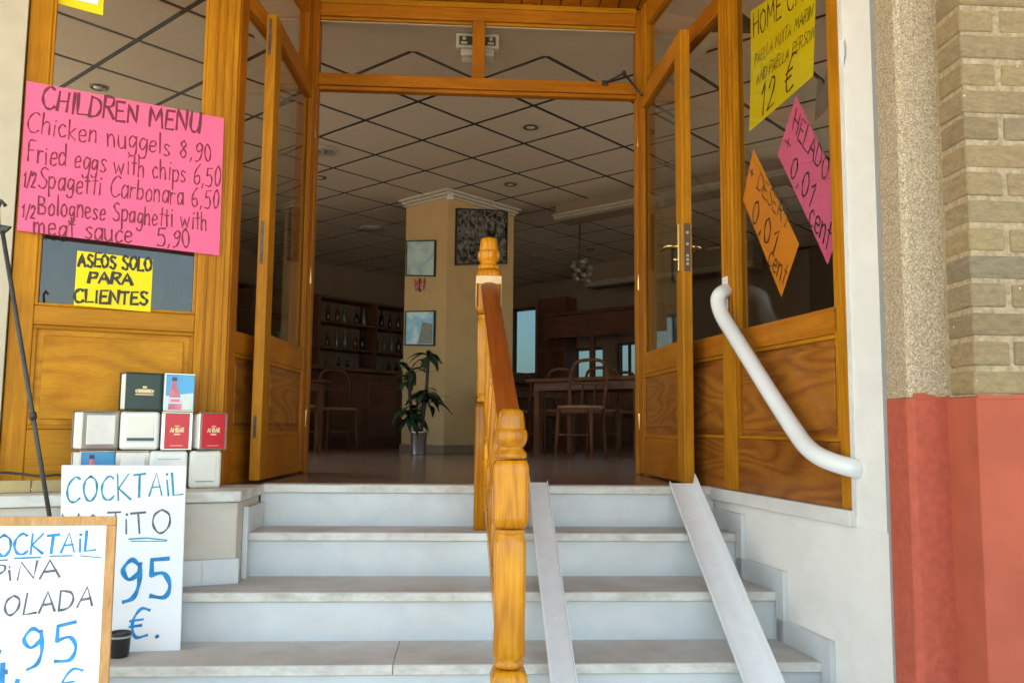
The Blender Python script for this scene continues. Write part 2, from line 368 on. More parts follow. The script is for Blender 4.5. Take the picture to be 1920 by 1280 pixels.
# ------------------------------------------------------------------ handwriting: stroke glyphs ('~' = smooth curve)
G = {
'A': (.72, "0,0 .34,1 .66,0|.12,.36 .56,.38"), 'B': (.62, "0,0 .02,1|~.02,1 .45,.92 .42,.6 .05,.52 .52,.42 .5,.08 0,0"),
'C': (.68, "~.6,.9 .38,1 .1,.75 .02,.4 .16,.06 .42,0 .62,.14"), 'D': (.66, "0,0 .03,1|~.03,1 .48,.85 .6,.45 .4,.08 0,0"),
'E': (.55, ".5,1 .04,.98 0,0 .5,.02|.02,.52 .4,.54"), 'F': (.52, "~.5,.98 .2,1 .06,.85 .03,.4 0,0|0,.5 .36,.54"),
'H': (.66, "0,0 .03,1|.56,0 .58,1|.02,.5 .57,.53"), 'I': (.22, ".08,0 .1,1"), 'J': (.5, "0,1 .5,1|~.3,1 .3,.3 .2,.02 0,.15"),
'K': (.62, "0,0 .02,1|.52,.98 .04,.45 .56,0"), 'L': (.54, ".04,1 0,0 .5,.03"), 'M': (.82, "0,0 .08,1 .38,.3 .68,1 .76,0"),
'N': (.68, "0,0 .04,1 .54,.02 .58,1"), 'O': (.72, "~.34,1 .08,.8 .02,.4 .2,.04 .42,.04 .62,.35 .6,.78 .34,1"),
'P': (.58, "0,0 .03,1|~.03,1 .45,.95 .48,.65 .3,.5 .03,.48"), 'R': (.62, "0,0 .03,1|~.03,1 .45,.95 .46,.65 .28,.52 .03,.5|.2,.5 .56,0"),
'S': (.56, "~.5,.9 .28,1 .06,.82 .22,.55 .48,.36 .42,.06 .18,0 0,.12"), 'T': (.62, "0,.97 .6,1|.3,.99 .27,0"),
'U': (.62, "~.03,1 .02,.3 .2,.02 .44,.1 .53,.4 .54,1|.54,1 .55,0"), 'X': (.6, "0,0 .52,1|.04,1 .54,0"), 'Y': (.6, "0,1 .28,.5|.56,1 .2,0"),
'Z': (.6, ".02,1 .52,1 0,0 .55,.02"),
'a': (.5, "~.42,.5 .22,.62 .04,.4 .06,.08 .24,0 .42,.3|.43,.62 .44,0"), 'b': (.5, "0,1 .02,0|~.02,.1 .25,0 .42,.25 .32,.56 .04,.5"),
'c': (.46, "~.4,.52 .22,.62 .03,.35 .1,.05 .25,0 .42,.1"), 'd': (.52, "~.42,.45 .22,.6 .04,.38 .08,.05 .26,0 .43,.2|.44,1 .45,0"),
'e': (.48, "~.04,.3 .4,.36 .36,.58 .18,.6 .04,.4 .08,.06 .26,0 .42,.1"), 'g': (.5, "~.42,.52 .2,.62 .04,.4 .1,.12 .26,.1 .42,.4|~.43,.6 .44,.0 .36,-.3 .1,-.34 .02,-.22"),
'h': (.5, "0,1 .02,0|~.02,.4 .2,.6 .36,.5 .4,0"), 'i': (.22, ".08,.62 .09,0|.1,.82 .11,.87"), 'k': (.46, "0,1 .02,0|.36,.6 .04,.28 .4,0"),
'l': (.2, ".06,1 .08,0"), 'm': (.7, "0,.62 .02,0|~.02,.4 .16,.6 .28,.5 .3,0|~.3,.4 .46,.6 .56,.5 .6,0"), 'n': (.5, "0,.62 .02,0|~.02,.4 .2,.62 .36,.5 .4,0"),
'o': (.5, "~.22,.62 .04,.42 .06,.1 .22,0 .4,.14 .4,.46 .22,.62"), 'p': (.5, "0,.62 .03,-.38|~.02,.5 .26,.62 .42,.4 .3,.06 .04,.1"),
'r': (.4, "0,.62 .03,0|~.03,.4 .14,.58 .34,.56"), 's': (.42, "~.36,.54 .2,.62 .05,.48 .2,.32 .36,.16 .22,0 .02,.06"),
't': (.36, ".16,1 .17,0|0,.64 .34,.66"), 'u': (.5, "~0,.62 .04,.12 .2,0 .36,.14 .4,.6|.4,.62 .42,0"), 'w': (.84, "0,.62 .17,0 .37,.55 .56,0 .76,.64"),
'0': (.5, "~.22,1 .05,.75 .04,.3 .2,0 .38,.2 .4,.7 .22,1"), '1': (.32, "0,.7 .2,1 .16,0"), '2': (.55, "~.02,.75 .2,1 .42,.85 .36,.5 .02,.02|.02,.02 .5,.04"),
'4': (.58, ".3,1 0,.36 .5,.38|.4,.62 .38,-.05"), '5': (.56, ".5,1 .12,.97 .08,.58|~.08,.58 .36,.62 .48,.32 .34,.02 .02,.05"),
'6': (.52, "~.42,1 .12,.66 .03,.25 .2,0 .42,.16 .36,.44 .08,.35"), '8': (.52, "~.24,1 .06,.8 .22,.55 .42,.26 .22,0 .03,.24 .24,.54 .4,.8 .24,1"),
'9': (.5, "~.4,.85 .22,1 .03,.75 .16,.5 .38,.66 .41,.9|~.41,.9 .4,.4 .28,.05 .06,-.06"), ',': (.2, ".1,.08 .02,-.14"), '.': (.2, ".05,0 .1,.04"),
'+': (.5, "0,.42 .4,.42|.2,.64 .2,.2"), '/': (.36, "0,-.1 .32,1.05"), ' ': (.36, ""), '€': (.66, "~.6,.92 .34,1 .12,.7 .08,.35 .22,.02 .56,.06|0,.6 .4,.62|0,.4 .36,.42"), '-': (.4, ".02,.45 .34,.47"), '?': (.4, "~.02,.8 .2,1 .34,.75 .18,.4|.17,.1 .18,.05"),
}
def smooth_pts(P, n=5):
    out = []
    for i in range(len(P) - 1):
        p0 = P[max(i - 1, 0)]; p1 = P[i]; p2 = P[i + 1]; p3 = P[min(i + 2, len(P) - 1)]
        for k in range(n):
            t = k / n
            out.append(tuple(.5 * (2 * b + (c - a) * t + (2 * a - 5 * b + 4 * c - d) * t * t + (3 * b - a - 3 * c + d) * t ** 3) for a, b, c, d in zip(p0, p1, p2, p3)))
    out.append(P[-1]); return out
def text_strokes(text, rnd, wob=.05):
    x = 0; S = []; W_ = []; wi = 0
    for ch in text:
        if ch == ' ': wi += 1
        adv, gs = G.get(ch, G[' '])
        sc = 1 + rnd.uniform(-wob, wob); dy = rnd.uniform(-wob, wob) * .6; sk = rnd.uniform(-wob, wob)
        if gs:
            for st in gs.split('|'):
                cv = st.startswith('~'); P = [tuple(map(float, q.split(','))) for q in st.lstrip('~').split()]
                if cv: P = smooth_pts(P)
                S.append([(x + px * sc + py * sk, py * sc + dy) for px, py in P]); W_.append(wi)
        x += adv + .12
    text_strokes.words = W_
    return S, x - .12
def ribbon(mb, pts, w, nrm, k):
    n = len(pts); vs = []; fs = []
    for i, p in enumerate(pts):
        t = (pts[min(i + 1, n - 1)] - pts[max(i - 1, 0)]); t = t.normalized() if t.length > 1e-9 else Vector((1, 0, 0))
        s = t.cross(nrm).normalized() * (w * .5 * (1 + .26 * math.sin(i * .9 + k * 1.3)))
        e = t * (w * .35 if i == n - 1 else (-w * .35 if i == 0 else 0))
        q = p + e + nrm * (k * .00003)
        vs += [q - s, q + s]
    for i in range(n - 1): fs.append((2 * i, 2 * i + 1, 2 * i + 3, 2 * i + 2))
    mb.add(vs, fs)
def write(parent, lines, surf, nrm, mat, name='lettering', lift=.0009, seed=1, ):
    """lines: (text, start px, end px, up-vector px, pen width m). surf(x,y)->point on the sheet"""
    rnd = random.Random(seed); k = 0; nrm = Vector(nrm)
    parent = next((c for c in parent.children if c.name.split('.')[0] in ('sheet', 'board')), parent); wavy = parent.name.startswith('sheet')
    for text, a, b, up, w in lines:
        mb = MB(); S, tot = text_strokes(text, rnd, .085); w *= 1.22
        p0 = surf(*a); p1 = surf(*b); pu = surf(a[0] + up[0], a[1] + up[1]); du = (p1 - p0) / tot; dv = pu - p0
        lastw = 0
        for st, wi in zip(S, text_strokes.words):
            if wi != lastw and mb.v: mb.build(name, mat, parent); mb = MB()
            lastw = wi
            Q = [p0 + du * x + dv * y for x, y in st]
            if wavy:
                Q2 = [Q[0]]
                for q in Q[1:]:
                    n_ = max(1, int((q - Q2[-1]).length / .02)); p_ = Q2[-1]
                    Q2 += [p_.lerp(q, (e + 1) / n_) for e in range(n_)]
                Q = [q + nrm * disp(q) for q in Q2]
            ribbon(mb, [q + nrm * lift for q in Q], w, nrm, k % 40); k += 1
        mb.build(name, mat, parent)
def disp(p):
    """slight waviness of hung card"""
    return .0016 * math.sin(p.z * 9 + p.x * 5 + .7) + .0012 * math.sin(p.x * 17 - p.z * 6 + p.y * 9)
def sheet(name, quad, thick, nrm, mat, label, cat, group=None):
    nrm = Vector(nrm); c = sum(quad, Vector()) / 4
    t = thing(name, c, label, cat, group)
    nu, nv = 14, 10; a, b_, c_, d_ = quad; m = MB(); vs_ = []
    for side in (0, 1):
        for j in range(nv + 1):
            for i in range(nu + 1):
                u, v = i / nu, j / nv; p = a.lerp(b_, u).lerp(d_.lerp(c_, u), v)
                vs_.append(p + nrm * (disp(p) - side * thick))
    K = (nu + 1) * (nv + 1); id_ = lambda i, j, s_: s_ * K + j * (nu + 1) + i; fs = []
    for j in range(nv):
        for i in range(nu):
            for s_ in (0, 1): fs.append((id_(i, j, s_), id_(i + 1, j, s_), id_(i + 1, j + 1, s_), id_(i, j + 1, s_)))
    for i in range(nu):
        for j in (0, nv): fs.append((id_(i, j, 0), id_(i + 1, j, 0), id_(i + 1, j, 1), id_(i, j, 1)))
    for j in range(nv):
        for i in (0, nu): fs.append((id_(i, j, 0), id_(i, j + 1, 0), id_(i, j + 1, 1), id_(i, j, 1)))
    m.add(vs_, fs); m.build('sheet', mat, t)
    return t

# ================================================================== LARGE STRUCTURE
RISE, NOS = .18, [3.87, 3.645, 3.308, 2.995, 2.68, 2.365, 2.05, 1.735]
GZ = -RISE * 8
DOORY, CEIL, HEAD = 4.82, 2.63, 2.2
# right screen plane and left planes
RD = Vector((.134, -1, 0)).normalized(); RN = Vector((RD.y, -RD.x, 0))           # facing the vestibule (-X)
RP0 = Vector((1.033, DOORY, 0))
if RN.x > 0: RN = -RN
LD = Vector((-.134, -1, 0)).normalized(); LN = Vector((1, -.134, 0)).normalized()
LP0 = Vector((-.90, DOORY, 0))
PA = R(21.7); PD = Vector((-math.cos(PA), -math.sin(PA), 0)); PN = Vector((math.sin(PA), -math.cos(PA), 0))
PP0 = Vector((-1.037, 3.796, 0))
def RPl(x, y, off=0.): return onP(x, y, RP0 + RN * off, RN)
def LPl(x, y, off=0.): return onP(x, y, PP0 + PN * off, PN)
A45 = R(45); AX = Vector((math.cos(A45), math.sin(A45), 0)); BX = Vector((-math.sin(A45), math.cos(A45), 0))
WA = Vector((-2.09, 12.5, 0)); WAPEX = Vector((.13, 14.85, 0))

g = MB().add([(-400, -400, GZ), (400, -400, GZ), (400, 400, GZ), (-400, 400, GZ)], [(0, 1, 2, 3)]).build('ground', 'paving'); tag(g, kind='structure')
fl = MB()
def poly(pts, z): fl.add([(x, y, z) for x, y in pts], [tuple(range(len(pts)))])
poly([(-1.03, 3.83), (-.868, 3.868), (-.86, 3.885), (1.157, 3.885), (1.033, 4.82), (-.90, 4.82)], 0)
poly([(-1.03, 3.83), (-.90, 4.82), (-4.2, 4.82), (-4.2, 2.56)], 0)
poly([(1.033, 4.82), (1.32, 2.66), (4.5, 2.66), (4.5, 4.82)], 0)
poly([(-4.2, 4.82), (4.5, 4.82), (4.5, 10.75), (.2, 15.0), (-.0, 15.0), (-4.2, 10.3)], 0)
tag(fl.build('interior_floor', 'floor_polished'), kind='structure')

# ceiling: dark void, tiles, plain border
cv = MB()
for pts in ([(-4.3, 4.83), (4.6, 4.83), (4.6, 15.2), (-4.3, 15.2)], [(-1.07, 3.82), (-.945, 4.83), (-4.3, 4.83), (-4.3, 2.56)], [(1.08, 4.83), (1.36, 2.7), (4.6, 2.7), (4.6, 4.83)]):
    cv.add([(x, y, CEIL + .004) for x, y in pts], [tuple(range(len(pts)))])
ceil = cv.build('ceiling', 'ceiling_void')
tag(ceil, kind='structure')
TS = .602; C0 = Vector((-.356, 6.09, 0)); ga = R(45.6); GA = Vector((math.cos(ga), math.sin(ga), 0)); GB = Vector((-math.sin(ga), math.cos(ga), 0))
tile_me = None
def inside(p):
    if p.x < -4.3 or p.x > 4.6: return False
    if (p - WA).dot(Vector((-.73, .68, 0))) > .35: return False
    if (p - Vector((1.09, 14, 0))).dot(Vector((.68, .73, 0))) > .35: return False
    if p.y > 4.82: return True
    if p.x < -1.0: return (p - PP0).dot(PN) < .2
    if p.x > 1.2: return (p - RP0).dot(RN) < .2 and p.y > 2.8
    return False
strip_clear = []
for i in range(-14, 22):
    for j in range(-14, 22):
        c = C0 + GA * ((i + .5) * TS) + GB * ((j + .5) * TS)
        if not inside(c): continue
        h = TS / 2 - .0185
        qd = [c + GA * (a_ * h) + GB * (b2 * h) for a_, b2 in ((-1, -1), (1, -1), (1, 1), (-1, 1))]
        planes = []
        if c.y > 4.83 and any(p.y < 4.84 and -1.3 < p.x < 1.4 for p in qd): planes.append((Vector((0, 4.84, 0)), Vector((0, 1, 0))))
        if c.y <= 4.83 and c.x < 0: planes += [(PP0 - PN * .05, -PN), (LP0 - LN * .05, -LN)]
        if c.y <= 4.83 and c.x > 0: planes.append((RP0 - RN * .05, -RN))
        cut = False
        for p0_, n0_ in planes:
            out = []
            for k in range(len(qd)):
                p, q = qd[k], qd[(k + 1) % len(qd)]; dp, dq = (p - p0_).dot(n0_), (q - p0_).dot(n0_)
                if dp >= 0: out.append(p)
                if dp * dq < 0: out.append(p.lerp(q, dp / (dp - dq))); cut = True
            qd = out
            if len(qd) < 3: break
        if len(qd) < 3: continue
        if cut:
            t = MB().prism([(p.x, p.y, CEIL) for p in qd], (0, 0, .003)).build('ceiling_tile', 'ceiling_board', ceil); continue
        if tile_me is None:
            tm = MB().box(-h, h, -h, h, 0, .003).build('ceiling_tile', 'ceiling_board', None); tile_me = tm.data; t = tm
        else:
            t = bpy.data.objects.new('ceiling_tile', tile_me); COL.objects.link(t)
        t.location = (c.x, c.y, CEIL); t.rotation_euler = (0, 0, ga); t.parent = ceil
bd = MB()
bd.box(-1.3, 1.5, DOORY + .03, 5.215, CEIL - .012, CEIL - .002)
frp = frame(PP0, PD, -PN); bd.box(.0, 3.3, .02, .46, CEIL - .014, CEIL - .004, fr=frp)
frr = frame(RP0, RD, -RN); bd.box(.0, 2.2, .02, .30, CEIL - .016, CEIL - .006, fr=frr)
bd.build('ceiling_border', 'ceiling_plain', ceil)

# the house above and around (one block over the entrance), room walls
up = thing('house', (0, 9, 3), 'pale upper storey of the house over the entrance', 'building')
MB().box(-5.2, 5.4, 2.35, 16.5, 2.95, 6.2).build('upper_storey', 'house_paint', up)
MB().box(-5.2, 5.4, -.8, 2.35, 2.95, 3.15).build('overhang_slab', 'house_paint', up)  # unseen overhang, drawn forward so the upper walls come out darker
MB().box(-5.6, 5.8, .8, 16.9, 6.2, 6.35).build('eaves', 'house_paint', up)
# vestibule soffit: planks
sf = MB().box(-1.9, 1.9, 2.36, DOORY + .1, 2.80, 2.94).build('soffit', 'plaster_beige'); tag(sf, kind='structure')
for k in range(30):
    x = -1.75 + k * .115
    o = bx(x, x + .107, 2.4, DOORY - .004, 2.748, 2.768).build('plank', 'pine_red_rail', sf)

# left facade wall, beyond the panel
lw = thing('facade_wall', PP0 + PD * 1.2, 'beige plastered wall left of the window with the pink poster', 'wall')
frp2 = frame(PP0, PD, PN)
bx(.835, 3.4, -.12, .035, -1.4, 2.93, fr=frp2).build('wall_face', 'plaster_beige', lw)
bx(0.0, .835, -.12, .03, 2.76, 2.93, fr=frp2).build('wall_over_window', 'plaster_beige', lw)
# side walls of the room, with unseen openings added to let daylight in
rw = thing('room_side_wall', (-4.3, 6, 0), 'dark painted side wall of the dining room by the bar', 'wall')
for a, b_, z0, z1 in ((2.4, 3.4, 0, CEIL), (3.4, 7.8, 0, .7), (3.4, 7.8, 2.4, CEIL), (7.8, 10.4, 0, CEIL)):
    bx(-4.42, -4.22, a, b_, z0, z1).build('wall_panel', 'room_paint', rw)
rw2 = thing('room_side_wall', (4.55, 6, 0), 'dark painted side wall of the dining room beyond the right door', 'wall')
for a, b_, z0, z1 in ((2.5, 3.4, 0, CEIL), (3.4, 8.0, 0, .8), (3.4, 8.0, 2.1, CEIL), (8.0, 10.9, 0, CEIL)):
    bx(4.52, 4.72, a, b_, z0, z1).build('wall_panel', 'room_paint', rw2)
rw3 = thing('bar_wall', WA, 'dark wall behind the bar shelves', 'wall')
frw = frame(WA, Vector((.68, .73, 0)).normalized(), Vector((-.73, .68, 0)).normalized())
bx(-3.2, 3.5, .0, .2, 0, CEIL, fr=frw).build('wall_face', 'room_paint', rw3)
# right back wall with windows
WB = Vector((1.09, 14, 0)); WE = Vector((.73, -.68, 0)).normalized(); WN = Vector((.68, .73, 0)).normalized()
frb = frame(WB, WE, WN)
def sB(x, y): p = onP(x, y, WB, WN); return (p - WB).dot(WE), p.z
wins = []
for x0, x1, y0, y1 in ((956, 1003, 575, 702), (1072, 1130, 650, 716), (1154, 1194, 640, 716), (1212, 1262, 588, 664)):
    a, zt = sB(x0, y0); b_, zb = sB(x1, y1); wins.append((a, b_, zb, sB(x1, y0)[1]))
rw4 = thing('window_wall', WB, 'dark back wall with the tall bluish windows', 'wall')
s = -1.35
for a, b_, z0, z1 in wins:
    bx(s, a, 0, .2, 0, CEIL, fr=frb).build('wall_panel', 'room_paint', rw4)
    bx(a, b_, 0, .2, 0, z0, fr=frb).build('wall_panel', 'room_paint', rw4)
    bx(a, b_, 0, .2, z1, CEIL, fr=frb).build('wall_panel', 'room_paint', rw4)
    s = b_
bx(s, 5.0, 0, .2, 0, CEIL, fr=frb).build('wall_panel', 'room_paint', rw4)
wlab = ['tallest bluish back window, right beside the ochre column', 'low bluish back window above the dining table', 'narrow bluish back window with a dark mullion', 'bluish back window seen through the right door leaf']
for (a, b_, z0, z1), lb in zip(wins, wlab):
    t = thing('back_window', frb((a + b_) / 2, .1, z0), lb, 'window', 'back windows of the dining room')
    bx(a + .03, b_ - .03, .09, .1, z0 + .03, z1 - .03, fr=frb).build('pane', 'pane_tinted', t)
    f = MB(); f.box(a, a + .035, .05, .13, z0, z1, fr=frb); f.box(b_ - .035, b_, .05, .13, z0, z1, fr=frb)
    f.box(a + .035, b_ - .035, .05, .13, z0, z0 + .035, fr=frb); f.box(a + .035, b_ - .035, .05, .13, z1 - .035, z1, fr=frb)
    f.build('window_frame', 'bar_wood_v', t)
    if 'mullion' in lb: m_ = (a + b_) / 2 + .02; bx(m_ - .02, m_ + .02, .06, .088, z0 + .035, z1 - .035, fr=frb).build('mullion', 'bar_wood_v', [c_ for c_ in t.children if c_.name.startswith('window_frame')][0])

# ------------------------------------------------------------------ staircase
XL12, XL = -.884, -2.6
def xr(Y): return 1.033 + .134 * (DOORY - Y) - .002
st = thing('marble_staircase', (.1, 2.8, GZ), 'grey-white marble steps rising to the open doorway', 'staircase')
for i, ny in enumerate(NOS):
    z = -RISE * i
    by = NOS[i - 1] if i else DOORY
    xl = XL12 if i < 2 else XL
    # tread slab with front nosing; split into two slabs as the joints show
    xm = -.22 if i % 2 else -.55
    for a, b_ in (((xl, xm - .0006), (xm + .0006, None)) if i in (3, 5) else ((xl, None),)):
        y0, y1 = ny, (ny + .1 if i == 0 else by + .02)
        zt = z - (.0 if i else .0)
        if b_ is None: q = [(a, y0), (xr(y0), y0), (xr(y1), y1), (a, y1)]
        else: q = [(a, y0), (b_, y0), (b_, y1), (a, y1)]
        MB().prism([(x, y, zt - .036) for x, y in q], (0, 0, .036 + (.0008 if i == 0 else 0))).build('tread', 'marble_tread' if i else 'marble_edge', st, .004, 3)
        # paler front edge strip, 2 mm proud of the slab
        e = MB().box(a + .001, (xr(y0) - .002 if b_ is None else b_ - .001), y0 - .0025, y0 + .004, zt - .034, zt - .003).build('nosing', 'marble_edge', st, .002, 1)
    xm2 = .45 if i % 2 else -.1
    for a, b_ in ((xl, xr(ny) - .02),):
        bx(a, xr(ny + .034) - .001, ny + .014, ny + .034, z - RISE, z - .036).build('riser', 'marble_riser', st)
# (solid masonry below the slabs)
cm = MB(); prof = []
for i, ny in enumerate(NOS): prof += [(ny + .034, -RISE * i - .037)] + [(ny + .034, -RISE * (i + 1) - .037)]
prof = [(4.8, -.037)] + prof[:-1] + [(NOS[-1] + .034, GZ), (4.8, GZ)]
cm.prism([(XL12 + .02, y, z) for y, z in prof], (1.7, 0, 0)).build('stair_core', 'mortar', st)

# ------------------------------------------------------------------ left pedestal and ledge (parallel to the poster window)
pd = thing('stone_pedestal', (-1.2, 3.5, -.36), 'stone pedestal with marble cap left of the upper steps', 'pedestal')
def Pq(p): return Vector((p[0], p[1], 0))
cL = onZ(440, 1092, -.36); cR = Vector((-.872, 3.50, 0))
frl = frame(Vector((-.885, 3.50, 0)), PD, PN)      # front line of the pedestal
bx(.0, 2.6, -.9, .0, GZ, -.045, fr=frl)
# body as prism: front line, right side along +Y
d_ = PD * 2.4
body = [Vector((-.885, 3.50, GZ)), Vector((-.885, 3.50, GZ)) + d_, Vector((-.885, 3.50, GZ)) + d_ - PN * .25, Vector((-.885, 3.86, GZ))]
MB().prism(body, (0, 0, -.045 - GZ)).build('body', 'stone_beige', pd, .004)
cap = [Vector((-.868, 3.478, -.042)), Vector((-.868, 3.478, -.042)) + d_, Vector((-.868, 3.478, -.042)) + d_ - PN * .24, Vector((-1.0, 3.868, -.042)), Vector((-.868, 3.868, -.042))]
MB().prism(cap, (0, 0, .042)).build('cap', 'marble_edge', pd, .006, 3)
# skirting of the front (two tiles) and stepped side
for a, b_ in ((.0, .13), (.133, .5), (.503, .9)):
    bx(a - .012, b_, -.0, .018, -.36, -.262, fr=frl).build('skirting_tile', 'marble_riser', pd, .003)
MB().box(-.8835, -.862, 3.60, 3.866, -.18, -.075).build('skirting_tile', 'marble_riser', pd, .003)
MB().box(-.8835, -.8625, 3.585, 3.60, -.36, -.07).build('skirting_tile', 'marble_riser', pd, .003)
# lower row of yellowish tiles under the window frame
for k in range(6):
    bx(.62 + k * .115, .62 + k * .115 + .11, -.155, -.12, .002, .045, fr=frl).build('base_tile', 'base_tile', pd)

# ------------------------------------------------------------------ right white wall with sill and stepped skirting
ww = thing('white_side_wall', RP0 + RD * 1.5, 'white plastered wall along the right of the steps', 'wall')
NE = (Vector((1.328, 2.622, 0)) - RP0).length
bx(.0, NE, -.14, 0., GZ, -.055, fr=frame(RP0, RD, RN)).build('wall_face', 'plaster_white', ww)
bx(2.052, NE, -.14, 0.004, -.054, 2.93, fr=frame(RP0, RD, RN)).build('jamb', 'plaster_white', ww)
bx(2.045, 2.06, -.05, .012, -.02, 2.8, fr=frame(RP0, RD, RN)).build('edge_trim', 'marble_sill', ww)
bx(.80, 2.056, -.10, .03, -.054, -.0015, fr=frame(RP0, RD, RN)).build('sill', 'marble_sill', ww, .004)
frR = frame(RP0, RD, RN)
def sR(Y): return (DOORY - Y) / (-RD.y)
for i in range(1, 8):
    z = -RISE * i; s0 = sR(NOS[i - 1] + .015); s1 = sR(NOS[i] - .06)
    p = [(s0, z), (s0, z + .085), (s1, z + .085), (s1, z - RISE + .001), (sR(NOS[i] - .003), z - RISE + .001), (sR(NOS[i] - .003), z + .0)]
    MB().prism([frR(a, .0005, c) for a, c in p], RN * .02).build('skirting_tile', 'marble_riser', ww, .002)

# ------------------------------------------------------------------ pillar and brick wall on the right
pl = thing('pebbledash_pillar', (1.3, 2.36, GZ), 'pebble-dashed pillar with red painted foot beside the brick wall', 'pillar')
PX0, PX1, PY0, PY1 = 1.228, 1.352, 2.285, 2.41
DZ = .352
def chf(z0, z1, g=0.): return MB().prism([(PX0 - g, PY1, z0), (PX0 - g, PY0 + .012, z0), (PX0 + .012, PY0 - g, z0), (PX1 + .2, PY0 - g, z0), (PX1 + .2, PY1, z0)], (0, 0, z1 - z0))
chf(DZ, 2.93).build('shaft', 'pebble_render', pl, .004)
chf(GZ, DZ, .002).build('painted_foot', 'dado_red_pillar', pl, .004)
wr = random.Random(9); xs = [PX0 + .012 + k * .0095 for k in range(13)]
edge = [(x, PY0 - .0035, DZ + .008 + wr.uniform(-.001, .002) + .006 * math.sin(k * .55 + .4)) for k, x in enumerate(xs)]
MB().prism([(xs[-1], PY0 - .0035, DZ - .004), (xs[0], PY0 - .0035, DZ - .004)] + edge, (0, .003, 0)).build('paint_edge', 'dado_red', pl)
gp = thing('joint_strip', (1.33, 2.55, GZ), 'dark expansion joint strip between white wall and pillar', 'strip')
MB().prism([frR(NE + .002, -.03, GZ), frR(NE + .012, -.03, GZ), frR(NE + .012, -.14, GZ), frR(NE + .002, -.14, GZ)], (0, 0, 2.93 - GZ)).build('filler', 'joint_dark', gp)
MB().box(1.262, 1.50, 2.43, 2.445, GZ, 2.93).build('backing', 'joint_grey', gp)
bw = thing('brick_wall', (1.7, 2.25, GZ), 'brown brick wall with red painted dado at the right edge', 'wall')
BX0, BY0, BY1 = 1.336, 2.150, 2.275
MB().box(BX0 + .0045, 3.4, BY0 + .0045, BY1 + .14, DZ + .001, 2.93).build('mortar', 'mortar', bw)
MB().box(BX0 - .002, 3.4, BY0 - .004, BY1 + .14, GZ, DZ).build('dado', 'dado_red', bw, .004)
xs = [BX0 + k * .02 for k in range(60)]
MB().prism([(xs[-1], BY0 - .0062, DZ - .006), (xs[0], BY0 - .0062, DZ - .006)] + [(x, BY0 - .0062, DZ + .002 + wr.uniform(0, .006)) for x in xs], (0, .0055, 0)).build('paint_edge', 'dado_red', bw)
rp_, bh = .0759, .0635
brng = random.Random(3)
meshes = {}
def brick(x0, x1, z, dep):
    j = lambda a=.0022: brng.uniform(-a, a)
    y0 = BY0 + j(.0018); m_ = MB().box(x0 + j(), x1 + j(), y0, BY0 + dep, z + j(.0015), z + bh + j(.0025))
    m_.v = [v + Vector((j(.0014), j(.0012) if v.y < BY0 + .01 else 0, j(.0016))) for v in m_.v]
    m_.build('brick', 'brick_brown', bw, .0075, 3)
row = 0; z = DZ + .006
while z < 2.2:
    x = BX0 + brng.uniform(-.002, .002); first = .098 if row % 2 else .212
    n = 0
    while x < 2.35:
        L = first if n == 0 else (.212 if row % 2 == 0 or n == 1 else .212)
        brick(x, x + L, z, .118 if n == 0 else .05); x += L + .0135; n += 1
    z += rp_; row += 1

# ================================================================== ENTRANCE JOINERY
# levels
ZG, ZR0, ZP0 = .68, .56, .21
def joinery_panel(t, fr, x0, x1, z0, z1, mat='pine_panel', yb=-.012, yf=.012):
    """raised panel with moulding inside an opening"""
    t = MB().box(x0, x1, yb, yf - .01, z0, z1, fr=fr).build('panel', mat, t)
    m = MB(); w = .016
    m.box(x0, x1, yf - .01, yf + .004, z0, z0 + w, fr=fr); m.box(x0, x1, yf - .01, yf + .004, z1 - w, z1, fr=fr)
    m.box(x0, x0 + w, yf - .01, yf + .004, z0 + w, z1 - w, fr=fr); m.box(x1 - w, x1, yf - .01, yf + .004, z0 + w, z1 - w, fr=fr)
    m.build('moulding', 'pine_rail', t, .004)
    MB().box(x0 + .04, x1 - .04, yf - .01, yf - .002, z0 + .04, z1 - .04, fr=fr).build('raised_field', mat, t, .006)

# --- door frame with transom
df = thing('door_frame', (.07, DOORY, 0), 'orange pine door frame with two-pane transom over the doorway', 'door frame')
X0, X1 = -.86, 1.0
FY0, FY1 = DOORY, DOORY + .085
bx(X0 - .065, X0, FY0, FY1, 0.002, 2.745).build('jamb', 'pine_red_stile', df, .004)
bx(X1, X1 + .065, FY0, FY1, 0.002, 2.745).build('jamb', 'pine_red_stile', df, .004)
bx(X0, X1, FY0 - .004, FY1, HEAD + .022, HEAD + .092).build('transom_rail', 'pine_red_rail', df, .004)
bx(X0, X1, FY0 + .012, FY1 - .02, HEAD, HEAD + .021).build('door_stop', 'pine_red_rail', df, .003)
bx(X0, X1, FY0 - .004, FY1, 2.64, 2.745).build('head_rail', 'pine_red_rail', df, .004)
bx(X0, X1, FY0 - .018, FY0 - .005, 2.712, 2.7445).build('head_moulding', 'pine_rail', df, .004)
XM = .5 * (onY(885, 90, DOORY).x + onY(910, 90, DOORY).x)
bx(XM - .037, XM + .037, FY0 - .002, FY1 - .002, HEAD + .093, 2.639).build('mullion', 'pine_red_stile', df, .004)
for a, b_ in ((X0, XM - .037), (XM + .037, X1)):
    bx(a + .001, b_ - .001, FY0 + .04, FY0 + .045, HEAD + .093, 2.639).build('pane', 'pane', df)
    m = MB(); m.box(a + .002, b_ - .002, FY0 + .010, FY0 + .039, 2.622, 2.638); m.build('glazing_bead', 'pine_rail', df, .003)

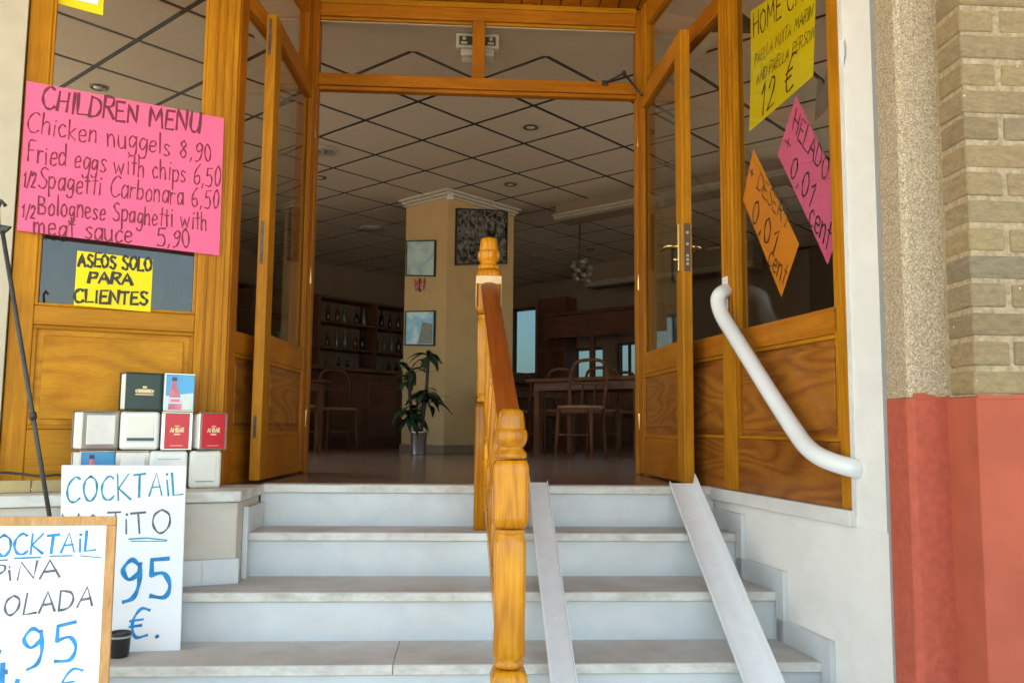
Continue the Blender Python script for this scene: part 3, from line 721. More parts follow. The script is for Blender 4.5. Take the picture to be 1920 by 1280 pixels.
# --- side screens (right one reaches out to the white jamb, left one stops at the corner post)
# right screen
rs = thing('glazed_screen', RP0 + RD * 1.0, 'pine and glass screen right of the steps carrying coloured price papers', 'glazed screen')
posts = [(.02, .09), (1.085, 1.205), (1.985, 2.045)]
for k, (a, b_) in enumerate(posts):
    bx(a, b_, -.05, .018 if k == 1 else .012, 0.0, 2.745, fr=frR).build('post', 'pine_stile', rs, .005)
    if k == 1:
        for q in range(3): bx(a + .02 + q * .034, a + .032 + q * .034, .018, .024, .70, 2.73, fr=frR).build('reed', 'pine_stile', rs, .002)
for a, b_, in ((.09, 1.085), (1.205, 1.985)):
    bx(a, b_, -.045, .008, ZR0 + .035, ZG + .01, fr=frR).build('lock_rail', 'pine_red_rail', rs, .006)
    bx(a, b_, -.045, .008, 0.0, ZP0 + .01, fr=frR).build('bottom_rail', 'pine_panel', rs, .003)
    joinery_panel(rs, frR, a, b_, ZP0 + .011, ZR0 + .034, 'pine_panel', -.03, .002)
    bx(a, b_, -.045, .006, HEAD + .0, HEAD + .092, fr=frR).build('transom_rail', 'pine_red_rail', rs, .004)
    bx(a, b_, -.045, .006, CEIL - .02, 2.745, fr=frR).build('head_rail', 'pine_red_rail', rs, .004)
    bx(a, b_, -.023, -.018, ZG + .011, HEAD - .001, fr=frR).build('pane', 'pane', rs)
    bx(a, b_, -.023, -.018, HEAD + .093, CEIL - .021, fr=frR).build('pane', 'pane', rs)
for a, w in ((1.205, .02), (1.965, .02)):
    bx(a, a + w, -.017, .008, ZP0 + .011, 2.745, fr=frR).build('bead', 'pine_stile', rs, .003)
# left screen
frL = frame(LP0, LD, LN)
ls = thing('glazed_screen', LP0 + LD * .5, 'short pine and glass screen behind the open left door leaf', 'glazed screen')
for a, b_ in ((.02, .09), (.955, 1.035)):
    bx(a, b_, -.05, .010, 0.0, 2.745, fr=frL).build('post', 'pine_red_stile', ls, .004)
a, b_ = .09, .955
bx(a, b_, -.045, .008, ZR0 + .02, ZG + .0, fr=frL).build('lock_rail', 'pine_red_rail', ls, .006)
bx(a, b_, -.045, .008, 0.0, ZP0 + .01, fr=frL).build('bottom_rail', 'pine_red_rail', ls, .003)
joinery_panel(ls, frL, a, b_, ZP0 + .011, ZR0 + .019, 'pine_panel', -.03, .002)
bx(a, b_, -.045, .006, HEAD, HEAD + .092, fr=frL).build('transom_rail', 'pine_red_rail', ls, .004)
bx(a, b_, -.045, .006, CEIL - .02, 2.745, fr=frL).build('head_rail', 'pine_red_rail', ls, .004)
bx(a, b_, -.023, -.018, ZG + .001, HEAD - .001, fr=frL).build('pane', 'pane', ls)
bx(a, b_, -.023, -.018, HEAD + .093, CEIL - .021, fr=frL).build('pane', 'pane', ls)

bx(.0, .93, -.06, .012, GZ, -.001, fr=frL).build('plinth', 'marble_edge', ls)
# --- left poster window
frP = frame(PP0, PD, PN)
pw = thing('front_window', PP0 + PD * .4, 'pine window with lower wood panel behind the pink menu poster', 'window')
S0, S1, S2, S3 = .0, .135, .745, .83
bx(S0, S1, -.05, .012, 0.001, 2.765, fr=frP).build('stile', 'pine_stile', pw, .005)
for q in range(3): bx(S0 + .025 + q * .034, S0 + .037 + q * .034, .012, .018, .02, 2.75, fr=frP).build('reed', 'pine_stile', pw, .002)
bx(S2, S3, -.05, .012, 0.001, 2.765, fr=frP).build('stile', 'pine_stile', pw, .005)
bx(S1, S2, -.045, .010, .655, .732, fr=frP).build('lock_rail', 'pine_rail', pw, .005)
bx(S1, S2, -.045, .010, 0.001, .235, fr=frP).build('bottom_rail', 'pine_rail', pw, .005)
bx(S1, S2, -.045, .010, 2.64, 2.765, fr=frP).build('top_rail', 'pine_rail', pw, .005)
joinery_panel(pw, frP, S1, S2, .236, .654, 'pine_panel_front', -.03, .004)
bx(S1, S2, -.024, -.019, .733, 2.639, fr=frP).build('pane', 'pane', pw)
m = MB(); m.box(S1, S1 + .012, -.018, .008, .733, 2.639, fr=frP); m.box(S2 - .012, S2, -.018, .008, .733, 2.639, fr=frP); m.box(S1 + .012, S2 - .012, -.018, .008, .733, .745, fr=frP)
m.build('glazing_bead', 'pine_stile', pw, .003)

# --- door leaves (opened outwards)
def door_leaf(hinge, free, side, label):
    """side: +1 the inner (opening) face looks to +X, -1 to -X"""
    h = Vector(hinge); f = Vector(free); ex = (f - h); W = ex.length; ex.normalize(); ey = Vector((-ex.y, ex.x, 0))
    if ey.x * side < 0: ey = -ey
    fr = frame(h, ex, ey); t = thing('door_leaf', h + ex * (W / 2), label, 'door')
    T = .048; z0, z1 = .012, HEAD - .004
    bx(0.004, .10, -T, 0, z0, z1, fr=fr).build('stile', 'pine_red_stile', t, .004)
    bx(W - .105, W, -T, 0, z0, z1, fr=fr).build('stile', 'pine_stile', t, .005)
    bx(.10, W - .105, -T + .002, -.002, z1 - .1, z1, fr=fr).build('top_rail', 'pine_red_rail', t, .004)
    bx(.10, W - .105, -T + .002, -.002, ZR0, ZG, fr=fr).build('lock_rail', 'pine_red_rail', t, .004)
    bx(.10, W - .105, -T + .002, -.002, z0, ZP0, fr=fr).build('bottom_rail', 'pine_red_rail', t, .004)
    bx(.10, W - .105, -.028, -.022, ZG + .001, z1 - .101, fr=fr).build('pane', 'pane', t)
    for sgn, y0, y1 in ((1, -.021, -.006), (-1, -.042, -.029)):
        m = MB(); m.box(.10, .114, y0, y1, ZG, z1 - .1, fr=fr); m.box(W - .119, W - .105, y0, y1, ZG, z1 - .1, fr=fr); m.build('glazing_bead', 'pine_stile', t, .003)
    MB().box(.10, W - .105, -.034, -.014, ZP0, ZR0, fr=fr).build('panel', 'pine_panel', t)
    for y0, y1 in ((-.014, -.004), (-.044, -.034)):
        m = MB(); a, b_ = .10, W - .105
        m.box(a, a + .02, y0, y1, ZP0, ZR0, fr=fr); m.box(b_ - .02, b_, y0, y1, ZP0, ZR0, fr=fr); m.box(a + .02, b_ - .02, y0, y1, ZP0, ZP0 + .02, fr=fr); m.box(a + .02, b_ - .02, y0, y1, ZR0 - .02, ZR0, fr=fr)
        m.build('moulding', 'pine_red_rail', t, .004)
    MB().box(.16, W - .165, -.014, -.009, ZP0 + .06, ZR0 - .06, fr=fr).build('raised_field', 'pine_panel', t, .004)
    return t, fr, W, T
rl, frrl, WR, T = door_leaf((1.005, DOORY - .006, 0), (1.030, 3.925, 0), -1, 'open right door leaf of pine and glass with brass handles')
ll, frll, WL, T = door_leaf((-.865, DOORY - .006, 0), (-.902, 3.925, 0), 1, 'open left door leaf of pine and glass with strike plates')
# lock and handles on right leaf free edge
ZL = onY(1285, 458, 3.93).z
bx(WR, WR + .003, -T + .010, -.010, ZL - .13, ZL + .10, fr=frrl).build('lock_plate', 'lock_grey', rl, .001); lkp = [c_ for c_ in rl.children if c_.name.startswith('lock_plate')][0]
for k, dz in enumerate((-.095, -.075, -.055, .0, .055)):
    bx(WR + .003, WR + .006, -T + .018, -.018, ZL + dz - .006, ZL + dz + .006, fr=frrl).build('latch_bolt', 'steel', lkp)
bx(WR - .075, WR - .030, 0, .012, ZL - .125, ZL + .105, fr=frrl).build('escutcheon', 'brass', rl, .002); esc = [c_ for c_ in rl.children if c_.name.startswith('escutcheon')][0]
def lever(fr, W, y, sg):
    m = MB(); p = [fr(W - .055, y, ZL), fr(W - .055, y + sg * .045, ZL), fr(W - .065, y + sg * .055, ZL), fr(W - .15, y + sg * .056, ZL - .004)]
    m.tube(p, [.009, .008, .009, .007], 10); m.lathe([(.001, 0), (.016, .001), (.016, .006), (.010, .010), (.001, .011)], fr(W - .055, y, ZL), 14, ax=tuple(fr(0, sg, 0) - fr(0, 0, 0)))
    return m
lever(frrl, WR, .006, 1).build('door_handle', 'brass', esc)
lever(frrl, WR, -T, -1).build('door_handle', 'brass', rl)
MB().tube([frrl(WR - .055, .006, ZL - .065), frrl(WR - .055, .028, ZL - .065)], .008, 8).build('key_cylinder', 'brass', esc)
for zc, hh in ((onY(490, 455, 3.93).z, .10), (onY(480, 800, 3.93).z, .05), (onY(500, 70, 3.93).z, .09)):
    o = bx(WL, WL + .002, -T + .012, -.022, zc - hh, zc + hh, fr=frll).build('strike_plate', 'lock_grey', ll, .001)
    for q in (-.6, .0, .55):
        bx(WL + .002, WL + .003, -T + .017, -.027, zc + q * hh - .010, zc + q * hh + .010, fr=frll).build('strike_slot', 'black_plastic', o)
# hinges
for t_, fr_ in ((rl, frrl), (ll, frll)):
    for zh in (.3, 1.1, 1.95): MB().lathe([(.007, -.05), (.008, -.045), (.008, .045), (.007, .05)], fr_(-.001, -.003, zh), 10).build('hinge', 'brass', t_)
# door closer arm on the transom
dc = thing('door_closer', onY(1140, 152, DOORY - .02), 'bent dark metal closer arm on the transom above the right leaf', 'door closer')
pa, pb, pc = onY(1134, 156, DOORY - .012), onY(1170, 138, DOORY - .06), frrl(.16, .012, HEAD - .05)
MB().tube([pa, pb], .007, 8).build('arm', 'dark_metal', dc); MB().tube([pb, pc], .007, 8).build('arm', 'dark_metal', dc)
MB().lathe([(.011, -.012), (.013, -.006), (.013, .006), (.011, .012)], pb, 10).build('pivot', 'dark_metal', dc)
bx(pa.x - .018, pa.x + .018, DOORY - .018, DOORY - .005, pa.z - .015, pa.z + .015).build('bracket', 'dark_metal', dc, .003)

# ================================================================== RAILING
rail = thing('stair_railing', (.125, 3.1, -.5), 'varnished pine banister with turned newel posts running up the steps', 'railing')
def sq_lathe(mb, prof, c, flat):
    """square-section post with rounded corners: superellipse rings"""
    c = Vector(c); seg = 24; vs = []; fs = []
    for r, z, sq in prof:
        for k in range(seg):
            a = 2 * math.pi * (k + .5) / seg; ca, sa = math.cos(a), math.sin(a)
            e = 2 + sq * 10
            rr = r / ((abs(ca) ** e + abs(sa) ** e) ** (1 / e))
            vs.append(c + Vector((ca * rr, sa * rr, z)))
    n = len(prof)
    for i in range(n - 1):
        for k in range(seg):
            k2 = (k + 1) % seg; fs.append((i * seg + k, i * seg + k2, (i + 1) * seg + k2, (i + 1) * seg + k))
    fs.append(tuple(range(seg - 1, -1, -1))); fs.append(tuple((n - 1) * seg + k for k in range(seg)))
    mb.add(vs, fs, True)
def newel(x, y, zb, zt, s, bandm=None):
    # profile measured from the top (zt) downwards, in metres
    P = [(.002, 0, 0), (.026, -.002, 0), (.036, -.010, 0), (.0395, -.028, 0), (.0425, -.058, 0), (.0425, -.062, 0), (.0475, -.0635, 0), (.0500, -.076, 0), (.0495, -.092, 0), (.0430, -.107, 0), (.0365, -.114, 0), (.0360, -.118, 0),
         (.0430, -.126, 0), (.0490, -.133, 0), (.0490, -.142, 0), (.0440, -.147, .1)]
    Q = [(.046, -.152, .3), (.0515, -.168, .8), (.0525, -.19, 1), (.0525, -.315, 1), (.051, -.332, .8), (.044, -.345, .3)]
    Rr = [(.040, -.349, 0), (.044, -.353, 0), (.045, -.359, 0), (.041, -.364, 0), (.042, -.372, .1), (.0465, -.39, .3), (.0455, -.50, .5), (.044, -.62, .5), (.046, -.69, .4), (.0455, -.705, .2), (.040, -.718, 0),
          (.045, -.724, 0), (.045, -.733, 0), (.040, -.738, 0)]
    S = [(.046, -.745, .4), (.0525, -.765, 1), (.0525, zb - zt, 1)]
    for nm, pr in (('finial', P), ('newel_block', Q), ('newel_shaft', Rr), ('newel_foot', S)):
        mb = MB(); sq_lathe(mb, list(reversed([(r * s, z * (s if nm != 'newel_foot' or z > zb - zt else 1), q) for r, z, q in pr])), (x, y, zt), None); mb.build(nm, 'newel_pine', rail)
NX0, NY0 = onY(957, 900, 2.53).x, 2.53
NX1, NY1 = onY(915, 600, 3.775).x, 3.775
newel(NX0, NY0, -RISE * 5, onY(958, 765, 2.53).z, 1.0)
newel(NX1, NY1, -RISE, onY(916, 446, 3.775).z, 1.0)
zA, zB = onY(920, 532, 3.72).z, onY(938, 768, 2.62).z
def hx(Y): return NX1 + (NX0 - NX1) * (NY1 - Y) / (NY1 - NY0)
def hz(Y): return zB + (zA - zB) * (Y - 2.62) / (3.72 - 2.62)
m = MB(); ra = Vector((hx(NY0 + .045), NY0 + .045, hz(NY0 + .045))); rb = Vector((hx(NY1 - .045), NY1 - .045, hz(NY1 - .045)))
dd = (rb - ra).normalized(); sx = Vector((1, 0, 0)); sz = sx.cross(dd); sz = sz if sz.z > 0 else -sz
cs = [(-.032, 0), (-.036, -.012), (-.033, -.024), (-.022, -.03), (-.022, -.052), (.022, -.052), (.022, -.03), (.033, -.024), (.036, -.012), (.032, 0), (.016, .006), (-.016, .006)]
m.prism([ra + sx * a + sz * b_ for a, b_ in cs], rb - ra); m.build('handrail', 'rail_red', rail, .003)
# bottom string
m = MB(); q = lambda Y: hz(Y) - .80
ra2 = Vector((hx(NY0 + .05), NY0 + .05, q(NY0 + .05))); rb2 = Vector((hx(NY1 - .05), NY1 - .05, q(NY1 - .05)))
m.prism([ra2 + Vector((a, 0, b_)) for a, b_ in ((-.022, -.03), (.022, -.03), (.022, .03), (-.022, .03))], rb2 - ra2); m.build('lower_rail', 'newel_pine', rail, .004)
for k in range(6):
    Y = NY0 + .2 + k * (NY1 - NY0 - .38) / 5; zb, zt = q(Y) + .02, hz(Y) - .04; L = zt - zb
    prof = [(.020, 0, 1), (.020, .14, 1), (.017, .15, .2), (.012, .16, 0), (.020, .17, 0), (.012, .185, 0), (.016, .22, 0), (.024, .32, 0), (.020, .42, 0), (.013, .52, 0), (.012, .55, 0), (.019, .56, 0), (.012, .575, 0), (.017, .585, .3), (.020, .6, 1), (.020, L / 1, 1)]
    mb = MB(); sq_lathe(mb, prof, (hx(Y), Y, zb), None); mb.build('baluster', 'newel_pine', rail)
# pale bare-wood sleeve at the upper newel
o = MB()
for a in ((-.056, -.0535), (.0535, .056)):
    o.box(NX1 + a[0], NX1 + a[1], NY1 - .055, NY1 + .05, zA - .10, zA + .035)
o.box(NX1 - .056, NX1 + .056, NY1 - .0575, NY1 - .055, zA + .0, zA + .035)
plain('bare_wood', (.74, .50, .28), .7, 0, .08, 12)
o.build('bare_band', 'bare_wood', rail)

# ================================================================== RAMPS
def ramp_channel(xa, xb, fl_h, label, thick=.006):
    n = Vector((0, -RISE, .0)) ; t = thing('ramp_channel', ((xa + xb) / 2, NOS[0], 0), label, 'ramp', 'aluminium ramp channels over the steps')
    p0 = Vector((0, NOS[0] + .06, .006)); p1 = Vector((0, 1.45, 0)); sl = (GZ + .01 - .006) / (NOS[0] - 1.0)
    # touches the nosings: straight line resting on the proudest nosing
    slope = max(((-RISE * i) - 0) / (NOS[0] - ny) for i, ny in enumerate(NOS) if i)   # least steep
    yb = NOS[0] - (GZ + .004) / slope
    ytop, ztop = NOS[0] + .02, .004 - slope * (-.02) * -1 * 0 + .006
    a = Vector((0, ytop, ztop)); b_ = Vector((0, yb, GZ + .008)); d = b_ - a; up_ = Vector((1, 0, 0)).cross(d).normalized(); up_ = up_ if up_.z > 0 else -up_
    m = MB(); cs = [(xa, 0), (xb, 0), (xb, thick), (xa, thick)]
    m.prism([a + Vector((x, 0, 0)) + up_ * h for x, h in cs], d); m.build('deck', 'aluminium', t, .001)
    for x, s_ in ((xa, 1), (xb, -1)):
        m = MB(); hh = fl_h[0] if x == xa else fl_h[1]
        if hh <= 0: continue
        m.prism([a + Vector((x + (0 if s_ > 0 else -.004), 0, 0)) + up_ * thick, a + Vector((x + (.004 if s_ > 0 else 0), 0, 0)) + up_ * thick, a + Vector((x + (.004 if s_ > 0 else 0), 0, 0)) + up_ * hh, a + Vector((x + (0 if s_ > 0 else -.004), 0, 0)) + up_ * hh], d)
        m.build('flange', 'aluminium', t, .001)
    for f in (.15, .5, .85):
        MB().lathe([(.006, 0), (.006, .0015), (.001, .0025)], a + d * f * .6 + Vector(((xa + xb) / 2, 0, 0)) + up_ * thick, 10, ax=tuple(up_)).build('rivet', 'aluminium', t)
    return t
ramp_channel(.303, .392, (.045, .018), 'grey aluminium ramp channel close to the pine newel post')
ramp_channel(.948, 1.062, (.018, .06), 'grey aluminium ramp channel beside the white side wall')

# ================================================================== WHITE GRAB RAIL
gr = thing('grab_rail', RPl(1450, 700, .07), 'thick white tubular grab rail on the right glazed screen', 'grab rail')
OFF = .075
path = [RPl(1366, 545, .012), RPl(1357, 547, .045), RPl(1349, 553, OFF), RPl(1346, 566, OFF + .01), RPl(1354, 592, OFF + .01), RPl(1378, 631, OFF + .01), RPl(1413, 687, OFF + .005), RPl(1452, 749, OFF), RPl(1495, 814, OFF), RPl(1516, 840, OFF), RPl(1540, 857, OFF - .005), RPl(1570, 869, .05), RPl(1600, 877, .02), RPl(1616, 880, -.02)]
P2 = smooth_pts([tuple(p) for p in path], 5)
MB().tube(P2, .032, 18).build('tube', 'white_enamel', gr)
bk = RPl(1361, 540, .018)
MB().prism([bk + RN * .001 + Vector((0, 0, z_)) + RD * x_ for x_, z_ in ((-.025, -.10), (.025, -.10), (.025, .05), (-.025, .05))], RN * .006).build('wall_plate', 'white_enamel', gr, .002)

# ================================================================== PAPERS
ps = sheet('menu_poster', [LPl(50, 152, .028), LPl(420, 222, .028), LPl(411, 479, .028), LPl(32, 432, .028)], .002, PN, 'paper_pink', 'large bright pink card with handwritten children menu and prices', 'poster')
sf_ = lambda x, y: LPl(x, y, .028)
write(ps, [('CHILDREN MENU', (79, 204), (374, 251), (4, -38), .0085)], sf_, PN, 'ink_maroon', seed=2)
write(ps, [('Chicken nuggels 8,90', (50, 247), (398, 306), (3, -37), .0050), ('Fried eggs with chips 6,50', (52, 303), (413, 352), (3, -38), .0048),
           ('1/2', (44, 350), (66, 354), (3, -30), .0052), ('Spagetti Carbonara 6,50', (72, 353), (411, 392), (3, -38), .0048),
           ('1/2', (41, 408), (66, 412), (3, -26), .0052), ('Bolognese Spaghetti with', (72, 402), (388, 432), (2, -36), .0050), ('meat sauce   5,90', (63, 438), (356, 465), (2, -34), .0054)], sf_, PN, 'ink_maroon', seed=5)
ys = sheet('notice_card', [LPl(145, 470, .020), LPl(287, 487, .020), LPl(282, 585, .020), LPl(138, 572, .020)], .0015, PN, 'paper_yellow', 'small yellow notice card below the pink menu poster', 'notice')
sy_ = lambda x, y: LPl(x, y, .020)
write(ys, [('ASEOS SOLO', (147, 498), (285, 508), (1, -24), .0085), ('PARA', (166, 529), (248, 534), (1, -19), .0095), ('CLIENTES', (139, 566), (277, 572), (2, -24), .0085)], sy_, PN, 'ink_black', seed=4)
yt = sheet('notice_card', [LPl(92, -90, -.016), LPl(197, -70, -.016), LPl(193, 29, -.016), LPl(92, 2, -.016)], .0015, PN, 'paper_yellow', 'yellow card cut by the top edge above the pink poster', 'notice')
qm = MB().prism([LPl(130, -40, -.0155), LPl(186, -30, -.0155), LPl(184, 10, -.0155), LPl(130, -2, -.0155)], PN * .0006).build('pale_label', 'paper_white', yt)
# right papers, behind the glass
ro = -.0285
sr_ = lambda x, y: RPl(x, y, ro)
y2 = sheet('price_card', [sr_(1408, 22), sr_(1530, -62), sr_(1525, 143), sr_(1405, 247)], .0015, RN, 'paper_yellow', 'tall yellow price card at the top of the right screen', 'price card')
write(y2, [('HOME CA', (1413, 72), (1506, 0), (0, -42), .006), ('12 €', (1426, 222), (1490, 160), (4, -60), .007)], sr_, RN, 'ink_black', seed=6)
write(y2, [('PAELLA MIXTA MARIN', (1414, 124), (1524, 32), (2, -23), .003), ('AND PAELLA PERSON', (1418, 160), (1528, 70), (2, -22), .003)], sr_, RN, 'ink_black', seed=7)
p2 = sheet('price_card', [sr_(1458, 290), sr_(1493, 180), sr_(1590, 385), sr_(1552, 496)], .0015, RN, 'paper_rose', 'tilted pink ice cream price card on the right screen', 'price card')
write(p2, [('HELADO', (1486, 243), (1549, 342), (9, -38), .0055), ('+', (1470, 282), (1484, 296), (6, -40), .004), ('0,01', (1480, 326), (1521, 392), (9, -42), .0065), ('cent', (1516, 416), (1553, 470), (8, -44), .006)], sr_, RN, 'ink_black', seed=8)
o2 = sheet('price_card', [sr_(1393, 375), sr_(1413, 280), sr_(1498, 458), sr_(1466, 557)], .0015, RN, 'paper_orange', 'tilted orange dessert price card low on the right screen', 'price card')
write(o2, [('+ DESERT', (1406, 332), (1476, 432), (6, -27), .0048), ('0,01', (1409, 410), (1454, 482), (8, -44), .0068), ('cent', (1441, 492), (1472, 536), (8, -38), .0052)], sr_, RN, 'ink_black', seed=9)
g2 = thing('paper_scrap', sr_(1545, 180), 'dark grey torn paper scrap near the top corner of the right screen', 'paper')
MB().prism([sr_(1527, 228), sr_(1533, 146), sr_(1541, 152), sr_(1545, 160), sr_(1549, 132), sr_(1562, 112), sr_(1560, 160), sr_(1552, 172), sr_(1556, 200)], -RN * .001).build('sheet', 'paper_grey', g2)
tp = thing('tape_scrap', frR(2.06, .006, 1.5), 'small torn strip of paper tape on the white jamb', 'paper')
q_ = [RPl(1573, 78, .0135), RPl(1582, 74, .0135), RPl(1584, 100, .0135), RPl(1580, 126, .0135), RPl(1575, 104, .0135)]
MB().prism(q_, RN * .0008).build('strip', 'paper_white', tp)

# ================================================================== NAPKIN DISPENSERS
BO = .17                                     # boxes stand this far in front of the window plane
def bpl(x, y): return LPl(x, y, BO)
def dispenser(cx, w, row, kind, label, yaw=0., dz=0.):
    ph = .1565; h = ph - .004
    base = bpl(cx, 915); ex = PD * -1.0
    c = PP0 + PN * BO + PD * ((base - PP0).dot(PD)); c.z = .0005 + row * ph
    a = R(yaw); ex2 = ex * math.cos(a) + (-PN) * math.sin(a); ey2 = -PN * math.cos(a) + -ex * math.sin(a)
    fr = frame(c, ex2, ey2)                 # x right, y away from the viewer
    t = thing('napkin_dispenser', c, label, 'dispenser', 'napkin dispensers stacked on the ledge'); D = .095; hw = w / 2
    if kind in ('white', 'grey', 'cream'):
        MB().box(-hw, hw, 0, D, 0, h, fr=fr).build('case', 'cream_plastic' if kind == 'cream' else 'white_plastic', t, .014, 4)
        MB().box(-hw + .022, hw - .022, -.0022, .004, .03, h - .022, fr=fr).build('face_plate', 'cream_plastic' if kind != 'grey' else 'white_plastic', t, .002)
        if kind == 'white': MB().box(-hw + .025, hw - .02, -.0035, -.002, .036, .048, fr=fr).build('label_strip', 'navy_print' if 'bar' in label or 'stripe' in label else 'pale_blue_print', t)
        if kind == 'cream': MB().box(-hw + .025, hw - .028, -.0035, -.002, .026, .030, fr=fr).build('slot', 'pipe_grey', t)
        if kind == 'grey': MB().box(-hw + .03, hw - .03, -.0035, -.002, h - .035, h - .032, fr=fr).build('slot', 'pipe_grey', t)
    else:
        side = {'metal': 'steel_dark', 'green': 'green_print', 'blue': 'chrome', 'red': 'chrome'}[kind]
        # bent-sheet shell with open sides where the napkins show
        MB().box(-hw, hw, .003, D, 0, .004, fr=fr).build('base_plate', side, t, .001)
        MB().box(-hw, hw, .003, D, h - .004, h, fr=fr).build('top_plate', side, t, .001)
        MB().box(-hw + .004, hw - .004, .012, D - .008, .005, h - .005, fr=fr).build('napkins', 'napkin', t, .003)
        MB().box(-hw, hw, D - .004, D, .004, h - .004, fr=fr).build('back_plate', side, t)
        fm = {'metal': 'steel_dark', 'green': 'green_print', 'blue': 'blue_print', 'red': 'chrome'}[kind]
        MB().box(-hw, hw, .003, .009, .004, h - .004, fr=fr).build('front_plate', fm, t, .003)
        fp = t.children[-1] if False else bpy.data.objects[[c_.name for c_ in t.children if c_.name.startswith('front_plate')][0]]
        if kind == 'metal':
            MB().box(-hw + .018, hw - .018, .000, .0035, .022, h - .016, fr=fr).build('napkin_window', 'napkin', t, .004)
        if kind == 'green':
            for a1, b1, c1, d1 in ((-.035, .035, .062, .067), (-.026, .026, .071, .086), (-.008, .008, .090, .098)):
                MB().box(a1, b1, .0015, .0025, c1, d1, fr=fr).build('emblem_bar', 'gold_print', fp)
            for sg in (-1, 1):
                MB().prism([fr(sg * .036, .0015, .074), fr(sg * .028, .0015, .070), fr(sg * .028, .0015, .086), fr(sg * .036, .0015, .082)], ey2 * .001).build('emblem_wing', 'gold_print', fp)
        if kind == 'red':
            MB().box(-hw + .012, hw - .012, .0012, .0032, .006, h - .006, fr=fr).build('printed_panel', 'red_print', fp)
            S, tot = text_strokes('AMBAR', random.Random(3), .0); mb = MB()
            for k, stt in enumerate(S): ribbon(mb, [fr(-.026 + x / tot * .052, .0006, .072 + y * .017) for x, y in stt], .0042, -ey2, k)
            mb.build('lettering', 'gold_print', fp)
            for a1, c1, d1 in ((.012, .060, .066), (.010, .094, .098), (.024, .016, .018)): MB().box(-a1, a1, .0004, .001, c1, d1, fr=fr).build('emblem_bar', 'gold_print', fp)
        if kind == 'blue':
            def pg(pts, k): return MB().prism([fr(x, .0024 - k * .0006, z_) for x, z_ in pts], ey2 * .0004)
            pg([(-hw + .004, .006), (hw - .004, .006), (hw - .004, .075), (-hw + .004, .06)], 0).build('print_haze', 'pale_blue_print', fp)
            pg([(-.042, .006), (.012, .006), (.010, .045), (-.004, .085), (-.012, .105), (-.012, .122), (-.030, .122), (-.030, .105), (-.038, .085)], 1).build('print_bottle', 'pink_print', fp)
            pg([(-.031, .122), (-.011, .122), (-.012, .138), (-.030, .138)], 1.5).build('print_cap', 'navy_print', fp)
            pg([(-.040, .030), (.009, .030), (.008, .055), (-.038, .055)], 2).build('print_label', 'pale_blue_print', fp)
            pg([(-.035, .036), (.004, .036), (.004, .049), (-.034, .049)], 3).build('print_band', 'pink_print', fp)
            pg([(.018, .006), (.045, .006), (.047, .05), (.036, .066), (.022, .062), (.014, .045)], 1).build('print_glass', 'pale_print', fp)
            MB().box(-hw - .001, -hw + .006, .0005, .004, .004, h - .004, fr=fr).build('edge_trim', 'white_plastic', t)
    return t
dispenser(384, .125, 0, 'cream', 'white napkin dispenser on the ledge at the right end of the bottom row', 4)
dispenser(314, .145, 0, 'grey', 'white napkin dispenser peeking above the white cocktail board', 3)
dispenser(246, .125, 0, 'metal', 'chrome napkin dispenser in the bottom row behind the cocktail board', 6)
dispenser(180, .135, 0, 'blue', 'blue dispenser with pink bottle print in the bottom row', 20)
dispenser(183, .145, 1, 'metal', 'chrome dispenser with white napkins at the left of the middle row', 24)
dispenser(257, .145, 1, 'white', 'white dispenser with a dark blue stripe in the middle row', 2)
dispenser(327, .120, 1, 'red', 'red dispenser with gold lettering next to the white striped one', 7)
dispenser(396, .122, 1, 'red', 'red dispenser with gold lettering at the right end of the middle row', 18)
dispenser(262, .145, 2, 'green', 'dark green dispenser with gold crest on top of the stack', 14)
dispenser(328, .118, 2, 'blue', 'blue dispenser with pink bottle print on top of the stack', 8)

# ================================================================== COCKTAIL BOARDS
# back board, leaning against the pedestal, standing on the fourth tread
bB = onZ(338, 1218, -RISE * 3); ang = R(13.0)
bex = Vector((-math.cos(R(10)), -math.sin(R(10)), 0)); up_b = Vector((0, math.sin(ang), math.cos(ang))); nb = bex.cross(up_b); nb = nb if nb.y < 0 else -nb
up_b = nb.cross(bex); up_b = up_b if up_b.z > 0 else -up_b
def bs(x, y): return onP(x, y, bB, nb)
corners = [bs(115, 871), bs(350, 872), bs(338, 1219), bs(108, 1226)]
bbp = thing('cocktail_board', bB, 'plain white board with blue cocktail price leaning on the pedestal', 'sign board')
MB().prism(corners, -nb * .008).build('board', 'paper_white', bbp, .006, 3)
write(bbp, [('COCKTAiL', (124, 942), (346, 927), (0, -47), .0055)], bs, nb, 'ink_teal', seed=11)
write(bbp, [('MOJiTO', (112, 1006), (320, 996), (0, -42), .0055)], bs, nb, 'ink_grey', seed=12)
write(bbp, [('4,95', (135, 1122), (330, 1120), (0, -80), .012), ('€.', (242, 1196), (302, 1190), (0, -56), .008)], bs, nb, 'ink_blue', seed=13)
mb = MB(); ribbon(mb, [bs(242, 1010) + nb * .001, bs(275, 1008) + nb * .001, bs(313, 1012) + nb * .001], .004, nb, 1); ribbon(mb, [bs(246, 1014) + nb * .001, bs(312, 1014) + nb * .001], .003, nb, 2)
mb.build('underline', 'ink_teal', bbp)
